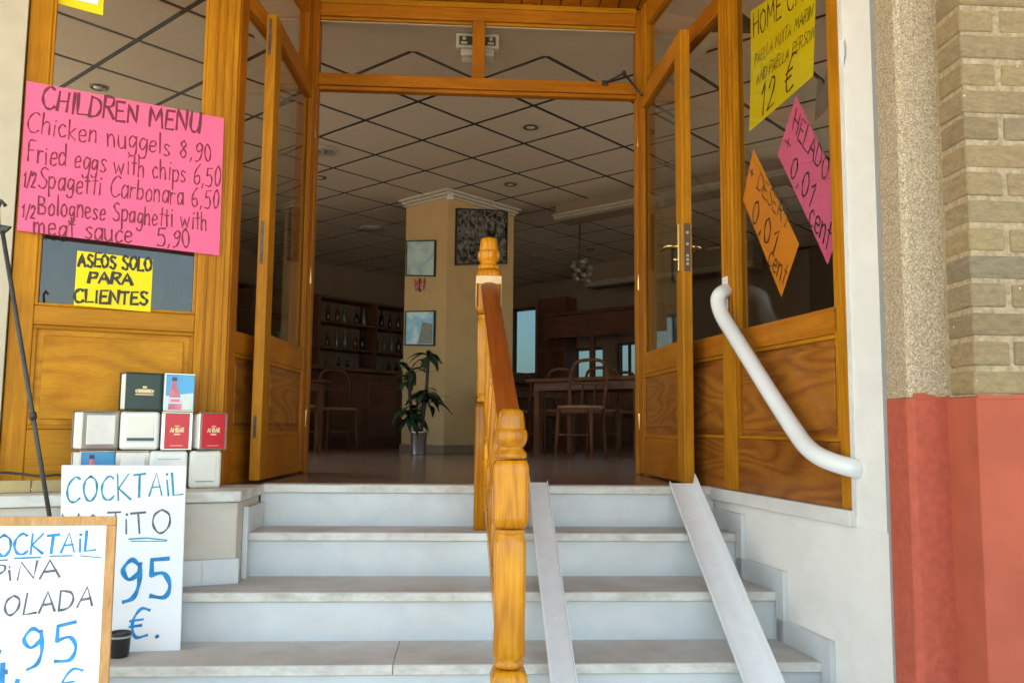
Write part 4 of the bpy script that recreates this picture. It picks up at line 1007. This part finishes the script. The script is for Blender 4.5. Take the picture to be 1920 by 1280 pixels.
# front board with orange frame, standing lower
fB = Vector((-1.0, 2.50, -RISE * 5)); fY = 2.46; ang = R(9)
fex = Vector((math.cos(R(6)), math.sin(R(6)), 0)); fup = Vector((0, math.sin(ang), math.cos(ang))); nf = fex.cross(fup).normalized(); nf = nf if nf.y < 0 else -nf
fup = nf.cross(fex); fup = fup if fup.z > 0 else -fup
ptop = onY(219, 967, 2.56)
def fs_(x, y): return onP(x, y, ptop, nf)
tr = fs_(219, 967); br = fs_(203, 1290)
dn = (br - tr).normalized(); bottom = -RISE * 5 + .004
L = (tr.z - bottom) / -dn.z; br = tr + dn * L; wv = (fs_(-20, 968) - tr).normalized() * .60
fb = thing('cocktail_board', br, 'white board in an orange wooden frame at the lower left', 'sign board')
MB().prism([tr + dn * .01 + wv * .02, tr + dn * .01 + wv * .97, br - dn * .01 + wv * .97, br - dn * .01 + wv * .02], -nf * .006).build('board', 'paper_white', fb)
def bar(a, b_, c_, d_): return MB().prism([a, b_, c_, d_], nf * .012)
ex_, ey_ = wv.normalized(), dn; Wd = wv.length; FW = .026
for p_, q_, r_, s_ in ((tr, tr + ex_ * Wd, tr + ex_ * Wd + ey_ * FW, tr + ey_ * FW), (br - ey_ * FW, br - ey_ * FW + ex_ * Wd, br + ex_ * Wd, br),
                       (tr + ey_ * (FW + .0005), tr + ex_ * FW + ey_ * (FW + .0005), br + ex_ * FW - ey_ * (FW + .0005), br - ey_ * (FW + .0005)), (tr + ex_ * (Wd - FW) + ey_ * (FW + .0005), tr + ex_ * Wd + ey_ * (FW + .0005), br + ex_ * Wd - ey_ * (FW + .0005), br + ex_ * (Wd - FW) - ey_ * (FW + .0005))):
    m = bar(p_, q_, r_, s_); m.v = [v - nf * .008 for v in m.v]; m.build('frame_bar', 'frame_orange', fb, .002)
write(fb, [('COCKTAiL', (-38, 1044), (180, 1030), (2, -37), .0055)], fs_, nf, 'ink_blue', seed=14)
write(fb, [('PiNA', (-22, 1092), (112, 1080), (2, -31), .0046), ('COLADA', (-30, 1160), (176, 1134), (3, -38), .0048)], fs_, nf, 'ink_grey', seed=15)
write(fb, [('4,', (-22, 1292), (40, 1278), (2, -70), .009), ('95', (46, 1252), (152, 1232), (3, -74), .0075), ('€', (106, 1318), (152, 1312), (3, -60), .005)], fs_, nf, 'ink_blue', seed=16)
mb = MB()
for k, (a, b_) in enumerate((((-20, 1051), (14, 1049)), ((28, 1046), (76, 1044)), ((94, 1042), (136, 1041)), ((150, 1041), (190, 1045)))): ribbon(mb, [fs_(*a) + nf * .001, fs_(*b_) + nf * .001], .004, nf, k)
mb.build('underline', 'ink_teal', fb)
# easel legs behind the board
for s_ in (.06, .9):
    MB().tube([tr + wv * s_ + dn * .1 - nf * .012, Vector((tr.x + wv.x * s_, tr.y + .14, bottom + .008))], .008, 8).build('prop_leg', 'frame_orange', fb)
# small black pot between the boards
bpz = onZ(214, 1236, -RISE * 3)
bp = thing('black_pot', (bpz.x, bpz.y + .04, -RISE * 3), 'small black pot between the two cocktail boards', 'pot')
MB().lathe([(.029, .001), (.032, .004), (.036, .072), (.038, .075), (.038, .082), (.033, .084), (.031, .076), (.028, .066)], (bpz.x, bpz.y + .04, -RISE * 3), 24).build('cup', 'black_plastic', bp)
MB().lathe([(.0388, .066), (.0392, .068), (.0392, .071), (.0388, .073)], (bpz.x, bpz.y + .04, -RISE * 3), 24).build('rim_band', 'pipe_grey', bp)
# leaning metal rod at the far left
ra_ = onY(100, 1010, 2.95); rb_ = onY(4, 432, 2.62)
rd = thing('metal_stake', ra_, 'thin dark metal stake with arrow tip at the left edge', 'stake')
low = ra_ + (ra_ - rb_).normalized() * .30
MB().tube([low, ra_, rb_], [.008, .0075, .0065], 10).build('shaft', 'dark_metal', rd)
MB().lathe([(.010, -.012), (.012, -.006), (.012, .006), (.010, .012)], ra_.lerp(rb_, .42), 10, ax=tuple((rb_ - ra_).normalized())).build('collar', 'dark_metal', rd)
tip = [onY(-16, 418, 2.62), onY(20, 424, 2.62), onY(12, 432, 2.62), onY(2, 440, 2.62), onY(-8, 436, 2.62)]
MB().prism(tip, (0, .012, 0)).build('arrow_tip', 'dark_metal', rd, .002)
MB().tube([onY(-3, 426, 2.62), onY(-4, 390, 2.62), onY(3, 376, 2.62), onY(10, 386, 2.62)], .006, 8).build('hook', 'dark_metal', rd)
# cable lying along the ledge
cb = thing('power_cable', frl(.9, -.08, .01), 'thin dark cable trailing along the ledge under the window', 'cable')
cp = [frl(.42 + k * .07, -.105 + .012 * math.sin(k * 2.1), .014 + .055 * (k > 2) + .008 * math.sin(k * 1.3)) for k in range(16)]
MB().tube([Vector(p) for p in smooth_pts([tuple(p) for p in cp], 4)], .005, 7).build('cord', 'cable', cb)

# ================================================================== INTERIOR
# column with cornice
CC = Vector((-.175, 8.39, 0))
wl_ = (onP(757, 600, CC, AX) - CC).dot(BX); wr_ = (onP(962, 600, CC, BX) - CC).dot(AX)
frc = frame(CC, AX, BX)
co = thing('room_column', CC + AX * (wr_ / 2) + BX * (wl_ / 2), 'ochre square column with white cornice inside the doorway', 'column')
MB().box(0, wr_, 0, wl_, .08, CEIL - .001, fr=frc).build('shaft', 'plaster_ochre', co, .006)
MB().box(-.012, wr_ + .012, -.012, wl_ + .012, 0.001, .08, fr=frc).build('skirting', 'skirting_brown', co, .003)
for k, (e, z0, z1) in enumerate(((.015, CEIL - .085, CEIL - .06), (.035, CEIL - .06, CEIL - .03), (.06, CEIL - .03, CEIL - .002))):
    m = MB(); m.box(-e, wr_ + e, -e, wl_ + e, z0, z1, fr=frc); m.build('cornice', 'cornice_white', co, .008, 3)
def onL(x, y, o=.0): return onP(x, y, CC - AX * o, AX)     # left face of the column (normal -AX)
def onR(x, y, o=.0): return onP(x, y, CC - BX * o, BX)     # right face (normal -BX)
def picture(surf, n, box, label, mat, extra=None, border=.012):
    x0, x1, y0, y1 = box; n = Vector(n)
    a, b_ = surf(x0, (y0 + y1) / 2), surf(x1, (y0 + y1) / 2); zt = .5 * (surf(x0, y0).z + surf(x1, y0).z); zb = .5 * (surf(x0, y1).z + surf(x1, y1).z)
    ex = (b_ - a); W = ex.length; ex.normalize(); H = zt - zb; o = Vector((a.x, a.y, zb)); fr = frame(o, ex, n)
    t = thing('framed_picture', o + ex * W / 2, label, 'picture')
    MB().box(0, W, .002, .014, 0, H, fr=fr).build('backing', 'picture_frame', t)
    m = MB(); m.box(0, W, .014, .024, 0, border, fr=fr); m.box(0, W, .014, .024, H - border, H, fr=fr); m.box(0, border, .014, .024, border, H - border, fr=fr); m.box(W - border, W, .014, .024, border, H - border, fr=fr)
    m.build('frame', 'picture_frame', t, .002)
    MB().box(border, W - border, .0142, .016, border, H - border, fr=fr).build('print', mat, t)
    return t, fr, W, H
picture(lambda x, y: onL(x, y), -AX, (764, 818, 446, 513), 'upper pale sea picture on the left face of the column', 'photo_sea')
t, fr, W, H = picture(lambda x, y: onL(x, y), -AX, (762, 817, 580, 645), 'lower picture of a grey tower against blue sky on the column', 'photo_sky')
MB().prism([fr(W * .45, .0165, H * .06), fr(W * .93, .0165, H * .06), fr(W * .93, .0165, H * .62), fr(W * .6, .0165, H * .68)], -AX * .001).build('print_tower', 'picture_stone', t)
picture(lambda x, y: onR(x, y), -BX, (853, 949, 404, 508), 'large dark photograph on the right face of the column', 'photo_dark', border=.016)
bf = thing('wall_butterfly', onL(788, 535), 'small red butterfly ornament between the two column pictures', 'ornament')
for sg in (-1, 1):
    c_ = onL(787, 534, .012); ww_ = BX * -1
    MB().prism([c_ + ww_ * (sg * .005) + Vector((0, 0, .02)), c_ + ww_ * (sg * .075) + Vector((0, 0, .065)), c_ + ww_ * (sg * .07) + Vector((0, 0, .0)), c_ + ww_ * (sg * .055) + Vector((0, 0, -.06)), c_ + ww_ * (sg * .005) + Vector((0, 0, -.035))], -AX * .012).build('wing', 'butterfly_red', bf, .003)
MB().tube([onL(787, 522, .02), onL(787, 547, .02)], .008, 8).build('body', 'dark_metal', bf)
sn = onR(842, 364, .0); se = thing('wall_sensor', sn, 'small white sensor box high on the column corner', 'sensor')
MB().box(-.03, .03, .0, .035, -.06, .06, fr=frame(sn, AX, -BX)).build('case', 'cream_plastic', se, .006)
MB().box(-.018, .018, .035, .042, -.035, .0, fr=frame(sn, AX, -BX)).build('lens', 'glass_white', se, .004)

# potted plant
pp = Vector((onZ(788, 862, 0).x, onZ(788, 862, 0).y, 0)); pp = CC + Vector((-.22, -.42, 0))
pt = thing('potted_plant', pp, 'leafy potted plant in a shiny metal bucket before the column', 'plant')
MB().lathe([(.062, .002), (.065, .01), (.078, .20), (.083, .205), (.083, .215), (.075, .213), (.070, .18)], pp, 24).build('bucket', 'steel', pt)
MB().lathe([(.070, .17), (.066, .178), (.01, .182)], pp, 16).build('soil', 'stem_brown', pt)
rg = random.Random(11); leafme = None
stems = [((.05, .0), .80), ((-.07, .02), .60), ((.03, -.03), .42), ((-.02, .05), .26)]
tops = []
for (dx, dy), H in stems:
    a = pp + Vector((dx * .3, dy * .3, .17)); b_ = pp + Vector((dx * 1.2, dy, .17 + H * .5)); c_ = pp + Vector((dx * 1.5, dy, .17 + H))
    MB().tube([Vector(p) for p in smooth_pts([tuple(a), tuple(b_), tuple(c_)], 6)], .016, 8).build('stem', 'stem_brown', pt); tops.append(c_)
tops.append(pp + Vector((.10, -.02, .52))); tops.append(pp + Vector((-.12, 0, .40)))
lv = MB(); n = 7
for i in range(n):
    t_ = i / (n - 1); w = .034 * math.sin(math.pi * min(1, t_ * .92 + .06)) + .001; x = .24 * t_; z_ = .09 * t_ - .20 * t_ * t_
    lv.v += [Vector((x, -w, z_ - .006)), Vector((x, 0, z_)), Vector((x, w, z_ - .006))]
for i in range(n - 1):
    b0 = i * 3; lv.f += [(b0, b0 + 1, b0 + 4, b0 + 3), (b0 + 1, b0 + 2, b0 + 5, b0 + 4)]; lv.sm += [True, True]
lo = lv.build('leaf', 'leaf_green', None); leafme = lo.data; bpy.data.objects.remove(lo)
for c_ in tops:
    for k in range(16):
        o = bpy.data.objects.new('leaf', leafme); COL.objects.link(o); o.parent = pt
        o.location = c_ - pp + Vector((0, 0, rg.uniform(-.10, .02))); s_ = rg.uniform(.5, .95)
        o.rotation_euler = (rg.uniform(-.3, .3), rg.uniform(-.75, .35), rg.uniform(0, 6.28)); o.scale = (s_, s_ * 1.15, s_)

# ceiling spots, round diffuser, emergency light, beam, chandelier
spot_px = [(995, 238, 'recessed ceiling spot nearest above the newel post'), (957, 345, 'recessed ceiling spot close to the right of the column cornice'), (600, 332, 'recessed ceiling spot left of the column by the door jamb'), (185, 163, 'recessed ceiling spot just above the pink poster'), (718, 480, 'small recessed ceiling spot far back left of the column'), (1107, 467, 'recessed ceiling spot above the pale chandelier')]
for x, y, lb in spot_px:
    p = onZ(x, y, CEIL); t = thing('ceiling_spot', p, lb, 'spotlight', 'recessed ceiling spots')
    MB().lathe([(.048, -.001), (.060, -.002), (.060, -.010), (.050, -.014), (.042, -.008), (.040, -.003)], p, 24).build('ring', 'lock_grey', t)
    MB().lathe([(.036, -.004), (.034, -.010), (.001, -.013)], p, 20).build('lens', 'glass_white', t)
for x, y, lb in ((700, 428, 'round ceiling air diffuser left of the column pictures'), (596, 281, 'round ceiling air diffuser beside the left door jamb')):
    p = onZ(x, y, CEIL); t = thing('air_diffuser', p, lb, 'air vent', 'round ceiling diffusers')
    for k in range(3): MB().lathe([(.15 - k * .045, -.001), (.16 - k * .045, -.006), (.15 - k * .045, -.014 - k * .004), (.125 - k * .045, -.008)], p, 28).build('ring', 'cornice_white', t)
ep_ = onY(894, 60, 4.935); em = thing('emergency_light', (ep_.x, 4.945, CEIL), 'emergency exit light hanging behind the transom mullion', 'sign')
ex0, ex1 = onY(855, 60, 4.935).x, onY(936, 60, 4.935).x; ez0, ez1 = 2.535, 2.605
MB().box(ex0, ex1, 4.935, 4.985, ez0 - .01, min(ez1 + .012, CEIL - .013)).build('body', 'sign_white', em, .006)
MB().box(ex0 + .02, ex1 - .02, 4.9315, 4.9351, ez0 + .008, ez1 - .008).build('pictogram_panel', 'sign_dark', em)
for cx in (ex0 + .05, ex1 - .05):
    m = MB(); m.lathe([(.001, -.002), (.012, -.0015), (.012, 0), (.001, .0005)], (cx, 4.930, (ez0 + ez1) / 2 + .012), 10, ax=(0, 1, 0)); m.box(cx - .018, cx + .018, 4.9295, 4.931, (ez0 + ez1) / 2 - .022, (ez0 + ez1) / 2 - .008); m.build('pictogram', 'sign_white', em)
MB().box(ex0 + .03, ex1 - .03, 4.935, 4.970, ez0 - .055, ez0 - .012).build('lamp_tube', 'glass_white', em, .01)
MB().box(ex0 + .035, ex1 - .035, 4.935, 4.965, ez0 - .10, ez0 - .062).build('lower_plate', 'cornice_white', em, .008)
# dropped beams on the right
for (xa, ya, xb, yb, lb) in ((1042, 412, 1230, 382, 'pale moulded ceiling beam to the right of the column'), (1100, 537, 1215, 522, 'farther pale ceiling beam above the dining tables')):
    Yg = 8.9 if ya < 450 else 12.2
    p0 = onY(xa, ya, Yg); d_ = Vector((.71, -.70, 0)); L = 2.6; fr = frame(Vector((p0.x, p0.y, 0)), d_, Vector((-.70, -.71, 0)))
    t = thing('ceiling_beam', p0, lb, 'beam'); zz = p0.z
    MB().box(0, L, -.25, 0, zz - .02, CEIL - .002, fr=fr).build('core', 'room_paint', t)
    MB().box(-.02, L, .0, .02, zz + .0, zz + .025, fr=fr).build('cornice', 'beam_trim', t, .006)
    MB().box(-.02, L, .0, .035, zz + .025, zz + .055, fr=fr).build('cornice', 'beam_trim', t, .008)
ch_c = onY(1087, 505, 9.6); chd = thing('chandelier', ch_c, 'pale glass chandelier hanging over the dining tables', 'chandelier')
MB().tube([(ch_c.x, ch_c.y, CEIL), (ch_c.x, ch_c.y, ch_c.z + .05)], .008, 8).build('stem', 'dark_metal', chd)
rg = random.Random(5)
for k in range(14):
    a = k * 2.4; r_ = .05 + .07 * (k % 3) / 2
    p = ch_c + Vector((math.cos(a) * r_, math.sin(a) * r_, .10 - .018 * k))
    MB().lathe([(.012, .03), (.034, .022), (.044, 0), (.036, -.024), (.012, -.034)], p, 12).build('glass_shade', 'shade_glass', chd)

# bar
frbar = frame(WA, Vector((.68, .73, 0)).normalized(), Vector((.73, -.68, 0)).normalized())   # y towards the room
br_ = thing('bar_counter', frbar(1.0, 1.6, 0), 'dark wooden bar counter at the back left of the room', 'counter')
MB().box(-2.4, 2.9, 1.2, 1.75, 0.001, .93, fr=frbar).build('front', 'bar_wood_v', br_, .01)
MB().box(-2.45, 2.95, 1.12, 1.85, .931, .98, fr=frbar).build('counter_top', 'bar_wood', br_, .008)
for k in range(9): MB().box(-2.3 + k * .58, -1.82 + k * .58, 1.75, 1.765, .12, .82, fr=frbar).build('front_panel', 'bar_wood', br_, .006)
sh = thing('back_bar_shelf', frbar(1.0, .2, 0), 'tall dark bottle shelves behind the bar counter', 'shelf')
for k in range(6): MB().box(-2.4 + k * 1.05, -2.36 + k * 1.05, .0, .36, 0.001, 2.1, fr=frbar).build('upright', 'bar_wood_v', sh)
for z_ in (.95, 1.35, 1.72, 2.07): MB().box(-2.38, 2.88, .005, .355, z_, z_ + .03, fr=frbar).build('shelf_board', 'bar_wood', sh)
rg = random.Random(21); bl = [('bottle_dark', 'dark glass bottle'), ('bottle_amber', 'amber glass bottle'), ('bottle_pale', 'pale clear bottle')]
bproto = {}
ORD = 'first second third fourth fifth sixth seventh eighth ninth tenth eleventh twelfth thirteenth fourteenth fifteenth sixteenth'.split()
for zi, z_ in enumerate((.981, 1.381, 1.751)):
    for k in range(16):
        x = .0 + k * .17 + rg.uniform(-.03, .03)
        if abs(((x + 2.38) % 1.05) - .0) < .07: x += .09
        mt, nm = bl[rg.randrange(3)] if zi else bl[2 if k % 3 == 0 else rg.randrange(2)]
        p = frbar(x, .2 + rg.uniform(-.05, .05), z_)
        if mt not in bproto:
            o = MB().lathe([(.030, 0), (.034, .006), (.034, .15), (.028, .18), (.013, .205), (.012, .255), (.014, .258), (.013, .275)], (0, 0, 0), 12).build('bottle', mt, None); bproto[mt] = o.data
        else: o = bpy.data.objects.new('bottle', bproto[mt]); COL.objects.link(o)
        s_ = rg.uniform(.8, 1.1); o.scale = (s_, s_, s_); o.location = p + Vector((0, 0, .0005))
        tag(o, f'{nm}, {ORD[k]} from the left on the {("lowest", "middle", "upper")[zi]} bar shelf', 'bottle', f'{mt.split("_")[1] if mt.startswith("bottle") else "pale"} bottles on the {("lowest", "middle", "upper")[zi]} bar shelf')
for k in range(7):
    p = frbar(.2 + k * .36, 1.55, .981); o = MB().lathe([(.03, 0), (.03, .004), (.006, .01), (.005, .07), (.03, .10), (.036, .14), (.033, .18)], (0, 0, 0), 14).build('wine_glass', 'glass_white', None)
    o.location = p; tag(o, f'pale stemmed glass, {ORD[k]} from the left on the bar counter', 'glass', 'glasses on the bar')

# chairs and tables
def copy_tree(o, parent=None):
    c = o.copy(); COL.objects.link(c); c.parent = parent
    for chd_ in list(o.children): copy_tree(chd_, c)
    return c
def make_chair(label, mat='chair_wood', seat='light_seat'):
    t = thing('dining_chair', (0, 0, 0), label, 'chair', 'dining chairs')
    MB().lathe([(.19, .43), (.205, .436), (.205, .452), (.19, .458)], (0, 0, 0), 24).build('seat', seat, t)
    MB().lathe([(.19, .385), (.195, .387), (.195, .428), (.19, .43)], (0, 0, 0), 24).build('seat_ring', mat, t)
    for sx_ in (-1, 1):
        MB().tube([(sx_ * .15, -.14, .43), (sx_ * .17, -.17, 0.001)], [.018, .013], 8).build('leg', mat, t)
        MB().tube([Vector(p) for p in smooth_pts([(sx_ * .17, .20, 0.001), (sx_ * .16, .16, .43), (sx_ * .18, .20, .70), (sx_ * .15, .23, .84)], 4)], .015, 8).build('leg', mat, t)
    MB().tube([Vector(p) for p in smooth_pts([(-.15, .23, .84), (-.10, .24, .875), (0, .25, .885), (.10, .24, .875), (.15, .23, .84)], 4)], .016, 8).build('top_rail', mat, t)
    MB().tube([Vector(p) for p in smooth_pts([(-.17, .195, .68), (0, .225, .66), (.17, .195, .68)], 4)], .011, 8).build('back_rail', mat, t)
    for x in (-.06, .06): MB().tube([(x, .18, .45), (x, .22, .66)], .008, 6).build('spindle', mat, t)
    MB().tube([(-.16, -.155, .2), (.16, -.155, .2)], .009, 6).build('stretcher', mat, t)
    return t
c0 = make_chair('')
chairs = [((-1.62, 8.35), 2.6, 'wooden chair with pale seat just left of the potted plant'), ((-2.1, 8.1), 3.5, 'wooden chair nearest the left door jamb inside'), ((-1.35, 9.5), .4, 'wooden chair farther back in front of the bar'), ((-2.35, 9.1), 1.2, 'wooden chair beside the left inner table'),
          ((1.05, 7.55), -.5, 'wooden chair with pale seat right behind the front newel post'), ((1.75, 7.0), .6, 'wooden chair with pale seat next to the right door leaf'), ((1.5, 9.0), 2.9, 'wooden chair at the far side of the dining table'), ((2.25, 8.3), -1.8, 'wooden chair partly behind the right door leaf'), ((.95, 9.3), 3.6, 'wooden chair close to the right side of the column')]
for i, ((x, y), a, lb) in enumerate(chairs):
    t = c0 if i == 0 else copy_tree(c0)
    t.location = (x, y, 0); t.rotation_euler = (0, 0, a); t['label'] = lb
def table(x, y, a, L, Wd, label):
    t = thing('dining_table', (x, y, 0), label, 'table', 'dining tables')
    fr = frame((x, y, 0), (math.cos(a), math.sin(a), 0), (-math.sin(a), math.cos(a), 0))
    MB().box(-L / 2, L / 2, -Wd / 2, Wd / 2, .70, .735, fr=fr).build('table_top', 'chair_wood', t, .006)
    MB().box(-L / 2 + .06, L / 2 - .06, -Wd / 2 + .06, Wd / 2 - .06, .62, .699, fr=fr).build('apron', 'bar_wood', t)
    for sx_ in (-1, 1):
        for sy_2 in (-1, 1): MB().box(sx_ * (L / 2 - .09) - .03, sx_ * (L / 2 - .09) + .03, sy_2 * (Wd / 2 - .09) - .03, sy_2 * (Wd / 2 - .09) + .03, 0.001, .62, fr=fr).build('leg', 'chair_wood', t, .004)
table(1.35, 8.2, R(-42), 1.3, .75, 'dark dining table seen between newel post and right door leaf')
table(2.75, 7.7, R(-42), .9, .75, 'dark dining table behind the glass of the right door leaf')
table(-1.95, 8.85, R(48), 1.0, .7, 'dark dining table left of the column before the bar')
# side cabinet below the back windows and a tilted menu board on it
sb = thing('sideboard', frb(1.4, -.5, 0), 'dark sideboard below the bluish back windows', 'cabinet')
MB().box(.9, 3.6, -.55, -.12, .001, .92, fr=frb).build('carcass', 'bar_wood_v', sb, .006)
MB().box(.87, 3.63, -.58, -.10, .921, .955, fr=frb).build('top', 'bar_wood', sb, .005)
for k in range(5): MB().box(.93 + k * .53, 1.43 + k * .53, -.565, -.55, .08, .86, fr=frb).build('cabinet_door', 'bar_wood_v', sb, .004)
hb = thing('hanging_cabinet', frb(1.2, -.3, 1.3), 'dark wooden hutch on the back wall between the windows', 'cabinet')
hs0 = sB(1030, 620)[0]; hs1 = sB(1082, 640)[0]
MB().box(hs0, hs1, -.32, -.02, .956, 2.3, fr=frb).build('carcass', 'bar_wood_v', hb, .006)
for z_ in (1.15, 1.5, 1.85): MB().box(hs0 + .03, hs1 - .03, -.335, -.32, z_, z_ + .3, fr=frb).build('cabinet_door', 'chair_wood', hb, .004)

cn = thing('wooden_canopy', frb(1.6, -.6, 1.75), 'dark wooden canopy beam over the back sideboard', 'canopy')
c0_, c1_ = sB(1062, 560)[0], sB(1215, 560)[0] + .6
MB().box(c0_, c1_, -.62, -.5, 1.62, 1.95, fr=frb).build('fascia', 'bar_wood', cn, .006)
MB().box(c0_, c1_, -.66, .0, 1.951, 2.0, fr=frb).build('top_board', 'bar_wood', cn, .004)
for s_ in (c0_ + .06, sB(1150, 620)[0]): MB().box(s_ - .035, s_ + .035, -.6, -.53, .956, 1.62, fr=frb).build('post', 'bar_wood_v', cn, .004)
table(.75, 10.6, R(-42), 1.1, .7, 'dark dining table far back just right of the column')
for (x, y), a, lb in (((1.25, 10.9), .9, 'wooden chair at the far table below the tall back window'), ((.55, 9.75), -.4, 'wooden chair half hidden by the column edge'), ((2.0, 9.6), 2.2, 'wooden chair before the dark sideboard')):
    t = copy_tree(c0); t.location = (x, y, 0); t.rotation_euler = (0, 0, a); t['label'] = lb
